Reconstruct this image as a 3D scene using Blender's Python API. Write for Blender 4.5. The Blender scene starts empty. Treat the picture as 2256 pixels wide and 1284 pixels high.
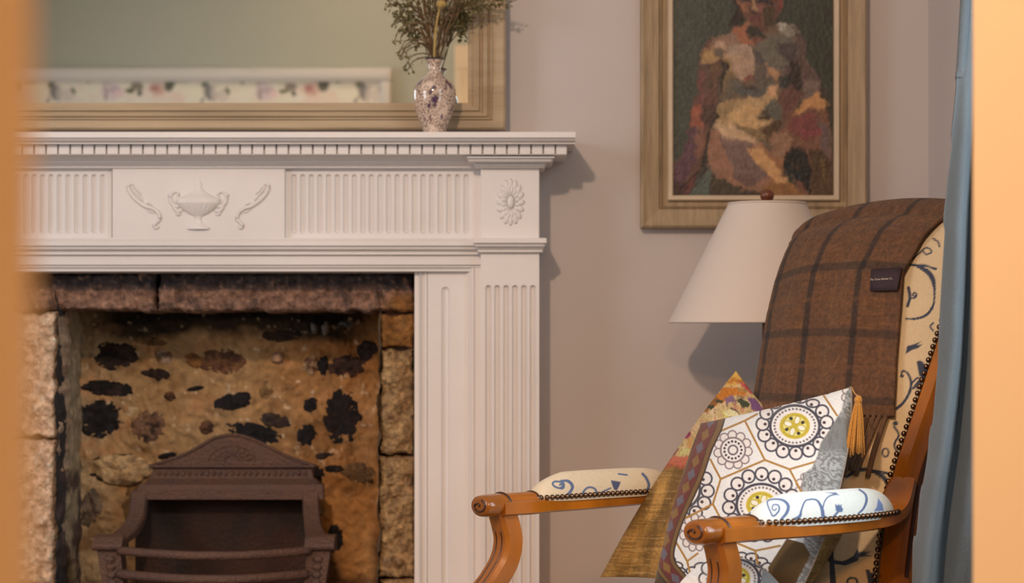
import bpy, bmesh, math, random
import numpy as np
from mathutils import Vector, Matrix
random.seed(7); np.random.seed(7)
C = bpy.context.scene.collection
PI = math.pi
# ------------------------------------------------------------------ camera
FPX, VX, VY, EZ = 4432.0, 1128.0, 720.0, 0.91          # focal length in px, principal point, eye height
cam = bpy.data.cameras.new('camera'); camo = bpy.data.objects.new('camera', cam); C.objects.link(camo)
camo.location = (0, -4, EZ); camo.rotation_euler = (PI/2, 0, 0)
cam.sensor_width = 36; cam.sensor_fit = 'HORIZONTAL'; cam.lens = 36*FPX/2256
cam.shift_x = 0; cam.shift_y = (VY-642)/2256; cam.clip_start = .02
cam.dof.use_dof = True; cam.dof.focus_distance = 3.08; cam.dof.aperture_fstop = 5.2
bpy.context.scene.camera = camo
vs = bpy.context.scene.view_settings
vs.view_transform = 'Standard'; vs.look = 'None'; vs.gamma = 1; vs.use_curve_mapping = False; vs.exposure = 0.0
# ------------------------------------------------------------------ world + lights
w = bpy.data.worlds.new('world'); bpy.context.scene.world = w; w.use_nodes = True
w.node_tree.nodes['Background'].inputs[0].default_value = (.62, .78, 1, 1)
w.node_tree.nodes['Background'].inputs[1].default_value = .6
def area(name, loc, target, size, power, col, sy=None):
    l = bpy.data.lights.new(name, 'AREA'); l.energy = power; l.color = col; l.size = size
    if sy: l.shape = 'RECTANGLE'; l.size_y = sy
    else: l.shape = 'DISK'
    o = bpy.data.objects.new(name, l); C.objects.link(o); o.location = loc
    o.rotation_euler = (Vector(target)-Vector(loc)).to_track_quat('-Z', 'Y').to_euler(); return o
area('ceiling_spot_light', (-.55, -3.25, 2.24), (.1, -.2, 1.0), .12, 34, (1, .70, .49))
area('window_daylight', (1.0, -1.70, 1.42), (.2, -1.5, 1.05), .74, 17, (.72, .88, 1.0), 1.2)
area('hall_ceiling_light', (.02, -4.85, 2.2), (.30, -2.6, .9), .25, 33, (1, .46, .14))
area('left_fill_light', (-2.45, -1.9, 1.5), (-.4, -1.4, 1.0), .9, 22, (.84, .90, 1), 1.1)  # soft cool fill added to brighten the mantel, no window on this side
area('sky_through_side_window', (.79, -1.70, 1.05), (.15, -1.15, .62), .25, 1.2, (.75, .9, 1.0), .4)

# ------------------------------------------------------------------ helpers
def W(px, py, y):
    D = 4+y; return ((px-VX)*D/FPX, y, EZ-(py-VY)*D/FPX)
def wx(px, y): return (px-VX)*(4+y)/FPX
def wz(py, y): return EZ-(py-VY)*(4+y)/FPX
def proj(P):
    P = np.asarray(P, float); D = 4+P[..., 1]
    return np.stack([VX+FPX*P[..., 0]/D, VY-FPX*(P[..., 2]-EZ)/D], -1)
def lin(c):
    c = np.asarray(c, float)/255.0
    return np.where(c <= .04045, c/12.92, ((c+.055)/1.055)**2.4)
def rgb(*c): return tuple(lin(c))
def fade(t): return t*t*(3-2*t)
def vn(x, y, seed=0):
    x = np.asarray(x, float); y = np.asarray(y, float)
    xi = np.floor(x).astype(np.int64); yi = np.floor(y).astype(np.int64); fx = fade(x-xi); fy = fade(y-yi)
    def h(a, b):
        n = (a*374761393+b*668265263+seed*1442695041) & 0xffffffff
        n = ((n ^ (n >> 13))*1274126177) & 0xffffffff
        return ((n ^ (n >> 16)) & 0xffff)/65535.0
    return (h(xi, yi)*(1-fx)+h(xi+1, yi)*fx)*(1-fy)+(h(xi, yi+1)*(1-fx)+h(xi+1, yi+1)*fx)*fy
def fbm(x, y, seed=0, o=4):
    s = 0; a = .5; t = 0
    for k in range(o):
        s = s+a*vn(x*2**k, y*2**k, seed+k*17); t += a; a *= .55
    return s/t
def cr(pts, n=8):
    P = np.asarray(pts, float)
    if len(P) < 3:
        t = np.linspace(0, 1, n+1)[:, None]; return P[0]*(1-t)+P[1]*t
    Q = np.vstack([2*P[0]-P[1], P, 2*P[-1]-P[-2]]); out = []
    for i in range(1, len(Q)-2):
        for t in np.linspace(0, 1, n, endpoint=False):
            a, b, c, d = Q[i-1], Q[i], Q[i+1], Q[i+2]
            out.append(.5*((2*b)+(c-a)*t+(2*a-5*b+4*c-d)*t*t+(3*b-a-3*c+d)*t**3))
    out.append(P[-1]); return np.array(out)

# paints woven, printed or brushed patterns onto the vertices of a surface
class Paint:
    def __init__(s, P, base):
        s.sh = P.shape[:-1]; s.P = np.asarray(P, float).reshape(-1, 2); s.C = np.tile(lin(base), (len(s.P), 1)); s.PW = s.P
    def warp(s, amp, freq, seed=3):
        x, y = s.P[:, 0]*freq, s.P[:, 1]*freq
        s.PW = s.P+amp*np.stack([fbm(x, y, seed)-.5, fbm(x, y, seed+50)-.5], -1)*2
    def put(s, m, c, op=1):
        c = lin(c); m = (np.clip(m, 0, 1)*op)[:, None]; s.C = s.C*(1-m)+c*m
    def segdist(s, P, pts, wl=None, closed=False):
        n = len(pts); d = np.full(len(P), 1e9)
        for i in range(n if closed else n-1):
            a = pts[i]; b = pts[(i+1) % n]; ab = b-a
            t = np.clip(((P-a)@ab)/max(ab@ab, 1e-9), 0, 1)
            dd = np.linalg.norm(P-(a+t[:, None]*ab), axis=1)
            if wl is not None: dd = dd-(wl[i]*(1-t)+wl[i+1]*t)*.5
            d = np.minimum(d, dd)
        return d
    def poly(s, pts, c, soft=1.0, op=1):
        pts = np.asarray(pts, float); lo = pts.min(0)-soft*2; hi = pts.max(0)+soft*2
        ix = np.where(((s.PW > lo) & (s.PW < hi)).all(1))[0]
        if not len(ix): return
        P = s.PW[ix]; ins = np.zeros(len(P), bool); n = len(pts)
        for i in range(n):
            a = pts[i]; b = pts[(i+1) % n]
            if a[1] == b[1]: continue
            cnd = (a[1] > P[:, 1]) != (b[1] > P[:, 1])
            xx = (b[0]-a[0])*(P[:, 1]-a[1])/(b[1]-a[1])+a[0]
            ins ^= cnd & (P[:, 0] < xx)
        d = s.segdist(P, pts, closed=True); d = np.where(ins, -d, d)
        m = np.zeros(len(s.P)); m[ix] = np.clip(.5-d/(2*soft), 0, 1); s.put(m, c, op)
    def ell(s, cx, cy, rx, ry, c, rot=0, w=None, soft=.8, op=1):
        d0 = s.PW-np.array([cx, cy]); ca, sa = math.cos(rot), math.sin(rot)
        x = d0[:, 0]*ca+d0[:, 1]*sa; y = -d0[:, 0]*sa+d0[:, 1]*ca
        r = np.sqrt((x/rx)**2+(y/ry)**2)+1e-9
        d = (r-1)*np.sqrt(x*x+y*y)/r
        if w: d = np.abs(d)-w/2
        s.put(np.clip(.5-d/(2*soft), 0, 1), c, op)
    def line(s, pts, w_, c, smooth=True, soft=.7, op=1):
        pts = cr(pts, 5) if smooth else np.asarray(pts, float)
        wl = np.interp(np.linspace(0, 1, len(pts)), np.linspace(0, 1, len(w_)), w_) if hasattr(w_, '__len__') else np.full(len(pts), float(w_))
        mw = wl.max()+3; lo = pts.min(0)-mw; hi = pts.max(0)+mw
        ix = np.where(((s.PW > lo) & (s.PW < hi)).all(1))[0]
        if not len(ix): return
        m = np.zeros(len(s.P)); m[ix] = np.clip(.5-s.segdist(s.PW[ix], pts, wl)/(2*soft), 0, 1); s.put(m, c, op)
    def mottle(s, amt, freq, seed=5, fy=None, tint=None):
        n = fbm(s.P[:, 0]*freq, s.P[:, 1]*(fy or freq), seed)[:, None]-.5
        s.C = np.clip(s.C*(1+amt*2*n), 0, 1)
    def out(s, illum=(1, 1, 1), mx=.9):
        return np.clip(s.C/np.array(illum), 0, mx).reshape(s.sh+(3,))

# ---- materials
def mat(name, col=(.8, .8, .8), rough=.5, metal=0, attr=False, bump=0, bscale=200, var=0, vscale=8, spec=None, coat=0, sub=0, bstretch=(1, 1, 1), col2=None, trans=0, sheen=0):
    m = bpy.data.materials.new(name); m.use_nodes = True; nt = m.node_tree; N = nt.nodes; L = nt.links
    b = N['Principled BSDF']; b.inputs['Roughness'].default_value = rough; b.inputs['Metallic'].default_value = metal
    if spec is not None: b.inputs['Specular IOR Level'].default_value = spec
    if coat: b.inputs['Coat Weight'].default_value = coat; b.inputs['Coat Roughness'].default_value = .12
    if sheen: b.inputs['Sheen Weight'].default_value = sheen
    if trans: b.inputs['Transmission Weight'].default_value = trans
    tc = N.new('ShaderNodeTexCoord'); mp = N.new('ShaderNodeMapping'); L.new(tc.outputs['Object'], mp.inputs[0]); mp.inputs['Scale'].default_value = bstretch
    src = None
    if attr:
        a = N.new('ShaderNodeAttribute'); a.attribute_name = 'Col'; src = a.outputs['Color']
    else:
        r = N.new('ShaderNodeRGB'); r.outputs[0].default_value = (*col, 1); src = r.outputs[0]
    if var:
        n = N.new('ShaderNodeTexNoise'); n.inputs['Scale'].default_value = vscale; n.inputs['Detail'].default_value = 6
        L.new(mp.outputs[0], n.inputs[0]); mx = N.new('ShaderNodeMix'); mx.data_type = 'RGBA'
        if col2 is not None:
            rr = N.new('ShaderNodeValToRGB'); rr.color_ramp.elements[0].position = .5-var/2; rr.color_ramp.elements[1].position = .5+var/2
            L.new(n.outputs[0], rr.inputs[0]); L.new(rr.outputs[0], mx.inputs[0]); L.new(src, mx.inputs[6]); mx.inputs[7].default_value = (*col2, 1)
        else:
            mx.blend_type = 'MULTIPLY'; mx.inputs[0].default_value = 1
            mr = N.new('ShaderNodeMapRange'); mr.inputs[1].default_value = .3; mr.inputs[2].default_value = .7
            mr.inputs[3].default_value = 1-var; mr.inputs[4].default_value = 1+var*.4
            L.new(n.outputs[0], mr.inputs[0]); L.new(src, mx.inputs[6]); L.new(mr.outputs[0], mx.inputs[7])
        src = mx.outputs[2]
    L.new(src, b.inputs['Base Color'])
    if bump:
        n2 = N.new('ShaderNodeTexNoise'); n2.inputs['Scale'].default_value = bscale; n2.inputs['Detail'].default_value = 5
        L.new(mp.outputs[0], n2.inputs[0]); bp = N.new('ShaderNodeBump'); bp.inputs['Strength'].default_value = bump; bp.inputs['Distance'].default_value = .01
        L.new(n2.outputs[0], bp.inputs['Height']); L.new(bp.outputs[0], b.inputs['Normal'])
    return m
M = {}
M['white'] = mat('mantel_paint', (.80, .765, .75), .42, bump=.04, bscale=90, var=.05, vscale=5)
M['wall'] = mat('wall_paint', (.60, .545, .525), .85, bump=.05, bscale=300, var=.05, vscale=2)
M['wall_back'] = mat('sage_wall_paint', (.50, .53, .45), .85, bump=.05, bscale=300)
M['wall_hall'] = mat('hall_wall_paint', (.86, .72, .52), .8, bump=.05, bscale=300)
M['ceiling'] = mat('ceiling_paint', (.80, .78, .74), .9, bump=.03)
M['floor'] = mat('floor_wool_carpet', (.35, .28, .22), .95, bump=.6, bscale=700, var=.3, vscale=60)
M['frame_mirror'] = mat('limed_mirror_frame', (.47, .36, .23), .55, bump=.25, bscale=60, var=.22, vscale=14, bstretch=(.25, 1, 3))
M['frame_paint'] = mat('limed_oak_frame', (.42, .31, .19), .6, bump=.3, bscale=120, var=.25, vscale=30, bstretch=(3, 1, .3))
M['frame_slip'] = mat('cream_frame_slip', (.66, .53, .38), .55, bump=.1, bscale=100, var=.1)
M['attr_fabric'] = mat('printed_linen', attr=True, rough=.85, bump=.25, bscale=900, sheen=.2)
M['attr_wool'] = mat('plaid_wool', attr=True, rough=.95, bump=.5, bscale=1200, var=.35, vscale=160, sheen=.05)
M['attr_silk'] = mat('silk_cushion', attr=True, rough=.55, bump=.35, bscale=500, bstretch=(1, 1, 3))
M['attr_paint'] = mat('oil_paint', attr=True, rough=.5, bump=.25, bscale=140)
M['attr_print'] = mat('floral_print', attr=True, rough=.6)
M['attr_stone'] = mat('rough_stone', attr=True, rough=.92, bump=.9, bscale=90, var=.45, vscale=70)
M['attr_mortar'] = mat('lime_mortar', attr=True, rough=.95, bump=.5, bscale=70, var=.2, vscale=45)
M['wood'] = mat('honey_polished_wood', (.42, .135, .009), .24, bump=.04, bscale=60, var=.6, vscale=9, coat=.5, bstretch=(1, 1, .4))
M['groove_shade'] = mat('groove_shade_brown', (.05, .018, .008), .35, coat=.3)  # near-black brown for strips that stand in for shade in grooves
M['nail'] = mat('antique_brass', (.21, .14, .095), .26, metal=1, var=.3, vscale=100)
M['iron'] = mat('rusty_cast_iron', (.12, .072, .062), .62, metal=.25, bump=.6, bscale=180, var=.5, vscale=25, col2=(.17, .085, .05))
M['iron_dark'] = mat('sooty_cast_iron', (.018, .011, .008), .85, bump=.6, bscale=120, var=.3, vscale=9, col2=(.055, .020, .010))
M['shade'] = mat('linen_lampshade', (.70, .63, .58), .9, bump=.12, bscale=900)
M['finial'] = mat('turned_wood_finial', (.16, .045, .018), .35, coat=.4)
M['curtain'] = mat('blue_grey_linen', (.118, .146, .168), .8, bump=.25, bscale=700, var=.14, vscale=16, sheen=.2, bstretch=(1, 1, .4))
M['grey_back'] = mat('grey_green_chair_outer', (.10, .10, .085), .9, bump=.3, bscale=700)
M['gold_thread'] = mat('gold_tassel_thread', (.62, .27, .02), .5, bump=.5, bscale=500, sheen=.3)
M['wool_fringe'] = mat('brown_wool_fringe', (.19, .112, .072), .95, bump=.6, bscale=600)
M['tag'] = mat('aubergine_tag', (.032, .016, .026), .7, bump=.2, bscale=900)
M['tag_text'] = mat('woven_lettering', (.62, .55, .45), .8)
M['stem'] = mat('dried_stem', (.17, .10, .045), .8, var=.3, vscale=60)
M['stem_yellow'] = mat('yellow_stem', (.48, .34, .11), .8, var=.2, vscale=60)
M['leaf'] = mat('olive_leaf', (.19, .165, .065), .7, var=.4, vscale=80)
M['leaf_red'] = mat('russet_leaf', (.19, .085, .04), .7, var=.4, vscale=80)
M['navy'] = mat('blue_black_rim', (.02, .02, .03), .2)
M['win_frame'] = mat('window_paint', (.78, .77, .74), .4)
# vase glaze
def vase_mat():
    m = mat('crackle_print_china', attr=True, rough=.12, coat=.4); nt = m.node_tree; N = nt.nodes; L = nt.links
    b = N['Principled BSDF']; src = b.inputs['Base Color'].links[0].from_socket
    tc = N.new('ShaderNodeTexCoord'); nz = N.new('ShaderNodeTexNoise'); nz.inputs['Scale'].default_value = 70
    L.new(tc.outputs['Object'], nz.inputs[0]); ad = N.new('ShaderNodeMix'); ad.data_type = 'RGBA'; ad.inputs[0].default_value = .045
    L.new(tc.outputs['Object'], ad.inputs[6]); L.new(nz.outputs['Color'], ad.inputs[7])
    v = N.new('ShaderNodeTexVoronoi'); v.feature = 'DISTANCE_TO_EDGE'; v.inputs['Scale'].default_value = 150; L.new(ad.outputs[2], v.inputs['Vector'])
    rr = N.new('ShaderNodeValToRGB'); rr.color_ramp.elements[0].position = .04; rr.color_ramp.elements[1].position = .13
    rr.color_ramp.elements[0].color = (1, 1, 1, 1); rr.color_ramp.elements[1].color = (0, 0, 0, 1); L.new(v.outputs[0], rr.inputs[0])
    n2 = N.new('ShaderNodeTexNoise'); n2.inputs['Scale'].default_value = 38; L.new(tc.outputs['Object'], n2.inputs[0])
    r2 = N.new('ShaderNodeValToRGB'); r2.color_ramp.elements[0].position = .30; r2.color_ramp.elements[1].position = .42; L.new(n2.outputs[0], r2.inputs[0])
    mu = N.new('ShaderNodeMath'); mu.operation = 'MULTIPLY'; L.new(rr.outputs[0], mu.inputs[0]); L.new(r2.outputs[0], mu.inputs[1])
    mx = N.new('ShaderNodeMix'); mx.data_type = 'RGBA'; L.new(mu.outputs[0], mx.inputs[0]); L.new(src, mx.inputs[6]); mx.inputs[7].default_value = (.14, .075, .05, 1)
    L.new(mx.outputs[2], b.inputs['Base Color']); return m
M['vase'] = vase_mat()
mm = bpy.data.materials.new('mirror_silvering'); mm.use_nodes = True; bb = mm.node_tree.nodes['Principled BSDF']
bb.inputs['Base Color'].default_value = (.86, .88, .84, 1); bb.inputs['Metallic'].default_value = 1; bb.inputs['Roughness'].default_value = .015; M['mirror'] = mm
gm = bpy.data.materials.new('window_glass'); gm.use_nodes = True; nt = gm.node_tree; nt.nodes.remove(nt.nodes['Principled BSDF'])
t_ = nt.nodes.new('ShaderNodeBsdfTransparent'); g_ = nt.nodes.new('ShaderNodeBsdfGlossy'); g_.inputs['Roughness'].default_value = .02
x_ = nt.nodes.new('ShaderNodeMixShader'); x_.inputs[0].default_value = .06
nt.links.new(t_.outputs[0], x_.inputs[1]); nt.links.new(g_.outputs[0], x_.inputs[2]); nt.links.new(x_.outputs[0], nt.nodes['Material Output'].inputs[0]); M['glass'] = gm

# ---- objects
def tag(o, label=None, cat=None, group=None, kind=None):
    if label: o['label'] = label
    if cat: o['category'] = cat
    if group: o['group'] = group
    if kind: o['kind'] = kind
    return o
def empty(name, loc, label, cat, group=None):
    o = bpy.data.objects.new(name, None); C.objects.link(o); o.location = loc; o.empty_display_size = .05
    return tag(o, label, cat, group)
WM = {}
class MB:
    def __init__(s): s.v = []; s.f = []; s.c = []; s.hascol = False
    def add(s, v, f, col=None):
        n = len(s.v); v = np.asarray(v, float).reshape(-1, 3); s.v.extend(v.tolist()); s.f.extend([tuple(int(i)+n for i in q) for q in f])
        if col is not None: s.hascol = True; s.c.extend(np.asarray(col, float).reshape(-1, 3).tolist())
        else: s.c.extend([[.5, .5, .5]]*len(v))
        return s
    def grid(s, P, col=None, cu=False, cv=False, flip=False):
        P = np.asarray(P, float); nv, nu = P.shape[:2]
        I = np.arange(nv*nu).reshape(nv, nu)
        if cu: I = np.hstack([I, I[:, :1]])
        if cv: I = np.vstack([I, I[:1]])
        a, b, c, d = I[:-1, :-1], I[:-1, 1:], I[1:, 1:], I[1:, :-1]
        F = np.stack([a, b, c, d] if not flip else [a, d, c, b], -1).reshape(-1, 4)
        return s.add(P.reshape(-1, 3), F, None if col is None else np.asarray(col).reshape(-1, 3))
    def box(s, x0, x1, y0, y1, z0, z1, ch=0):
        if x0 > x1: x0, x1 = x1, x0
        if y0 > y1: y0, y1 = y1, y0
        if z0 > z1: z0, z1 = z1, z0
        if ch <= 0:
            v = [(x, y, z) for x in (x0, x1) for y in (y0, y1) for z in (z0, z1)]
            return s.add(v, [(0, 1, 3, 2), (4, 6, 7, 5), (0, 4, 5, 1), (2, 3, 7, 6), (0, 2, 6, 4), (1, 5, 7, 3)])
        ch = min(ch, (x1-x0)/2.2, (y1-y0)/2.2, (z1-z0)/2.2); pts = []
        for x, sx in ((x0, 1), (x1, -1)):
            for y, sy in ((y0, 1), (y1, -1)):
                for z, sz in ((z0, 1), (z1, -1)):
                    pts += [(x, y+sy*ch, z+sz*ch), (x+sx*ch, y, z+sz*ch), (x+sx*ch, y+sy*ch, z)]
        bm = bmesh.new()
        for p in pts: bm.verts.new(p)
        bmesh.ops.convex_hull(bm, input=bm.verts[:]); bm.verts.index_update()
        s.add([v.co[:] for v in bm.verts], [[v.index for v in f.verts] for f in bm.faces]); bm.free(); return s
    def ell(s, c, r, nu=10, nv=6, rot=None):
        th = np.linspace(0, PI, nv+1)[:, None]; ph = np.linspace(0, 2*PI, nu, endpoint=False)[None]
        P = np.stack([np.sin(th)*np.cos(ph)*r[0], np.sin(th)*np.sin(ph)*r[1], np.cos(th)*r[2]*np.ones_like(ph)], -1)
        if rot is not None: P = P@np.array(rot).T
        return s.grid(P+np.array(c), cu=True, flip=True)
    def tube(s, path, r, n=8, smooth=4, sect=None, up=(0, 0, 1), cap=True):
        path = cr(path, smooth) if smooth else np.asarray(path, float)
        m = len(path); rr = np.interp(np.linspace(0, 1, m), np.linspace(0, 1, len(r)), r) if hasattr(r, '__len__') else np.full(m, float(r))
        T = np.gradient(path, axis=0); T /= np.linalg.norm(T, axis=1)[:, None]+1e-12
        u = np.array(up, float); Sx = np.cross(T, u); bad = np.linalg.norm(Sx, axis=1) < 1e-4; Sx[bad] = (1, 0, 0)
        Sx /= np.linalg.norm(Sx, axis=1)[:, None]; Sy = np.cross(Sx, T)
        if sect is None:
            a = np.linspace(0, 2*PI, n, endpoint=False); sect = np.stack([np.cos(a), np.sin(a)], -1)
        sect = np.asarray(sect, float)
        P = path[:, None]+rr[:, None, None]*(sect[None, :, :1]*Sx[:, None]+sect[None, :, 1:]*Sy[:, None])
        k = len(sect); base = len(s.v); s.grid(P, cu=True)
        if cap:
            s.f.append(tuple(base+i for i in range(k))); s.f.append(tuple(base+(m-1)*k+i for i in reversed(range(k))))
        return s
    def prism(s, pts, y0, y1):          # outline in (x,z), extruded along y
        n = len(pts); v = [(p[0], y0, p[1]) for p in pts]+[(p[0], y1, p[1]) for p in pts]
        f = [tuple(range(n)), tuple(range(2*n-1, n-1, -1))]+[(i, i+n, (i+1) % n+n, (i+1) % n) for i in range(n)]
        return s.add(v, f)
    def extr(s, prof, a0, a1, axis='x', m0=0, m1=0):
        # profile of (depth y, t) pairs swept along x (t=z) or z (t=x); m0/m1 mitre slopes with depth offset
        n = len(prof); yb = max(p[0] for p in prof); v = []
        for e, mm_ in ((a0, m0), (a1, m1)):
            for y, t in prof:
                q = e+mm_*(yb-y); v.append((q, y, t) if axis == 'x' else (t, y, q))
        f = [(i, (i+1) % n, (i+1) % n+n, i+n) for i in range(n)]+[tuple(range(n-1, -1, -1)), tuple(range(n, 2*n))]
        return s.add(v, f)
    def build(s, name, m, parent=None, smooth=False, fix=True, angle=None):
        me = bpy.data.meshes.new(name); me.from_pydata(s.v, [], s.f); me.materials.append(M[m] if isinstance(m, str) else m)
        if fix:
            bm = bmesh.new(); bm.from_mesh(me); bmesh.ops.recalc_face_normals(bm, faces=bm.faces[:]); bm.to_mesh(me); bm.free()
        if s.hascol:
            ca = me.color_attributes.new('Col', 'FLOAT_COLOR', 'POINT'); a = np.ones((len(s.v), 4)); a[:, :3] = s.c
            ca.data.foreach_set('color', a.ravel().astype(np.float32))
        if smooth:
            me.polygons.foreach_set('use_smooth', np.ones(len(me.polygons), bool))
            if angle: me.set_sharp_from_angle(angle=math.radians(angle))
        me.update(); o = bpy.data.objects.new(name, me); C.objects.link(o)
        if parent is not None:
            o.parent = parent; o.matrix_parent_inverse = Matrix.Translation(WM.get(parent.name, parent.location)).inverted()
        WM[o.name] = Vector((0, 0, 0))
        return o
def E(name, loc, label, cat, group=None):
    o = empty(name, loc, label, cat, group); WM[o.name] = Vector(loc); return o

# ------------------------------------------------------------------ room shell
def S(mb, name, m): return tag(mb.build(name, m), kind='structure')
XR = wx(2045, 0); XL = -2.6; CEIL = 2.45; YB = -3.52
S(MB().box(XL-.1, 1.6, -6.0, .6, -.1, 0), 'floor', 'floor')
S(MB().box(XL-.1, 1.6, -6.0, .6, CEIL, CEIL+.1), 'ceiling', 'ceiling')
ox0, ox1, oz = wx(-39, 0), wx(913, 0), wz(597, 0)
S(MB().box(XL, ox0, 0, .42, 0, CEIL).box(ox1, XR+.1, 0, .42, 0, CEIL).box(ox0, ox1, 0, .42, oz-.004, CEIL), 'wall_front', 'wall')
wy0, wy1, wz0, wz1 = -2.03, -1.36, .78, 2.06
S(MB().box(XR, XR+.1, wy1, 0, 0, CEIL).box(XR, XR+.1, -2.1, wy0, 0, CEIL).box(XR, XR+.1, wy0, wy1, 0, wz0).box(XR, XR+.1, wy0, wy1, wz1, CEIL), 'wall_right', 'wall')
S(MB().add([(.4125, -2.2, 0), (1.5, -2.2, 0), (1.5, -2.1, 0), (.50, -2.1, 0), (.4125, -2.2, CEIL), (1.5, -2.2, CEIL), (1.5, -2.1, CEIL), (.50, -2.1, CEIL)], [(0, 1, 2, 3), (4, 5, 6, 7), (0, 1, 5, 4), (1, 2, 6, 5), (2, 3, 7, 6), (3, 0, 4, 7)]), 'wall_near_right', 'wall_hall')
S(MB().box(XL-.1, XL, YB-.1, .42, 0, CEIL), 'wall_left', 'wall')
jx = -.1225; jr = .72; dz = 1.86
S(MB().box(XL, jx, YB-.12, YB, 0, CEIL).box(jr, 1.5, YB-.12, YB, 0, CEIL).box(jx, jr, YB-.12, YB, dz, CEIL), 'wall_back', 'wall_back')
S(MB().box(1.5, 1.6, -6, -2.1, 0, CEIL), 'wall_hall_right', 'wall_hall')
S(MB().box(-1.3, 1.6, -6.1, -6, 0, CEIL).box(-1.4, -1.3, -6, YB-.12, 0, CEIL), 'wall_hall', 'wall_hall')
# door casing around the doorway the camera looks through
d1 = MB(); aw = .09
prof = [(YB, jx), (YB, jx-aw), (YB+.014, jx-aw), (YB+.020, jx-aw*.8), (YB+.014, jx-aw*.3), (YB+.022, jx-aw*.15), (YB+.022, jx-.004), (YB+.016, jx)]
d1.extr(prof, 0, dz, 'z'); d1.box(jx-aw, jr+aw, YB, YB+.02, dz, dz+aw, .004).box(jr, jr+aw, YB, YB+.02, 0, dz, .004)
d1.box(jx-.001, jx+.004, YB-.125, YB+.018, 0, dz).box(jr-.004, jr+.001, YB-.125, YB+.018, 0, dz).box(jx, jr, YB-.125, YB+.018, dz-.004, dz+.001)
S(d1, 'door_1', 'wall_hall')
S(MB().box(ox1+.3, XR-.001, -.018, 0, 0, .14, .004), 'baseboard_front', 'white')
S(MB().box(XR-.018, XR, -2.1, -.02, 0, .14, .004), 'baseboard_right', 'white')
# side window
wf = MB()
for z0, z1 in ((wz0, wz0+.05), (wz1-.05, wz1), (1.40, 1.44)): wf.box(XR+.03, XR+.08, wy0, wy1, z0, z1, .005)
for y0 in (wy0, wy1-.05, (wy0+wy1)/2-.012): wf.box(XR+.031, XR+.079, y0, y0+(.05 if y0 in (wy0, wy1-.05) else .024), wz0, wz1, .005)
win = S(wf, 'window_1', 'win_frame')
for y0, y1 in ((wy0+.04, (wy0+wy1)/2), ((wy0+wy1)/2, wy1-.04)):
    for z0, z1 in ((wz0+.04, 1.41), (1.43, wz1-.04)):
        MB().box(XR+.052, XR+.056, y0, y1, z0, z1).build('pane', 'glass', win)
MB().box(XR-.02, XR+.03, wy0-.03, wy1+.03, wz0-.03, wz0-.001, .006).build('window_sill', 'win_frame', win)

# ------------------------------------------------------------------ stone recess
REC = E('stone_fireplace_recess', (wx(437, .1), .15, 0), 'rough stone fireplace opening with ochre mortar and sooty black stones inside the white surround', 'fireplace')
IL = (.64, .53, .39)
BY = .28
def backcol(P):
    p = Paint(P, (150, 112, 68))
    x, y = p.P[:, 0], p.P[:, 1]
    n = fbm(x/90, y/80, 11)
    p.put(np.clip((300-x)/260, 0, 1), (150, 128, 92))
    p.put(np.clip((x-420)/350, 0, 1)*np.clip(.3+n, 0, 1), (140, 88, 38))
    p.put(np.clip((fbm(x/45, y/40, 31)-.58)*6, 0, 1), (165, 112, 66), .6)
    p.put(np.clip((fbm(x/70, y/50, 41)-.56)*6, 0, 1), (98, 62, 28), .6)
    soot_shade = np.clip((752+60*(n-.5)-y)/22, 0, 1)*np.clip((x-130)/160, 0, 1)*np.clip((840-x)/90, 0, 1)  # soot stain with the lintel's shadow painted into it
    p.put(soot_shade, (34, 26, 18), .93); p.put(np.clip((712+30*(n-.5)-y)/8, 0, 1)*np.clip((x-190)/60, 0, 1)*np.clip((830-x)/40, 0, 1), (16, 14, 12), .8)  # black shadow band painted close under the lintel
    p.put(np.clip((fbm(x/16, y/12, 61)-.70)*12, 0, 1), (190, 160, 120), .7)
    p.put(np.clip((x-620)/130, 0, 1)*np.clip((y-1130)/90, 0, 1), (60, 34, 14), .7)
    p.poly([(700, 1090), (745, 1085), (815, 1100), (822, 1270), (760, 1270), (725, 1180)], (165, 112, 58), 10, .8)
    p.mottle(.35, 1/14., 9); return p.out(IL)
nx, nz = 300, 240
gx = np.linspace(100, 850, nx); gy = np.linspace(560, 1560, nz)
GX, GY = np.meshgrid(gx, gy)
hgt = (fbm(GX/60, GY/50, 5)-.5)*.035+(fbm(GX/14, GY/14, 8)-.5)*.012
P3 = np.stack([wx(GX, BY), BY-hgt, wz(GY, BY)], -1)
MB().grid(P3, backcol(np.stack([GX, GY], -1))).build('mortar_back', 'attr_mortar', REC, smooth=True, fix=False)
# left and right cheeks, ceiling of the recess
dy = np.linspace(.0, .30, 40); gy2 = np.linspace(640, 1560, 160)
DY, GY2 = np.meshgrid(dy, gy2)
xl0 = wx(124, 0)
hh = (fbm(DY*30, GY2/40, 15)-.5)*.02
PL = np.stack([xl0+hh-DY*.04, DY, wz(GY2, 0)], -1)
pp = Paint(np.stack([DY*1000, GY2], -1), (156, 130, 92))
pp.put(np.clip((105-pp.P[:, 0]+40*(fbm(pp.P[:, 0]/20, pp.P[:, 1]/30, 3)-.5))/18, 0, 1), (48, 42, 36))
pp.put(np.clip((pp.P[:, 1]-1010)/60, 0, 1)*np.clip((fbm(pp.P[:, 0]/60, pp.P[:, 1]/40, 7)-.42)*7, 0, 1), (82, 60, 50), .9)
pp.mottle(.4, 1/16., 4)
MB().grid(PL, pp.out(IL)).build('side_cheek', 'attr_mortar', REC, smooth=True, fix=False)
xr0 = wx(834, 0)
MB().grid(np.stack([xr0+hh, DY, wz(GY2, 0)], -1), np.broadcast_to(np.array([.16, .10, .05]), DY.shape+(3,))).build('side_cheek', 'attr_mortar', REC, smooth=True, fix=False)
MB().box(ox0, ox1, .03, .41, oz-.0035, oz+.0).build('flue_lintel', 'iron_dark', REC)
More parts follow.
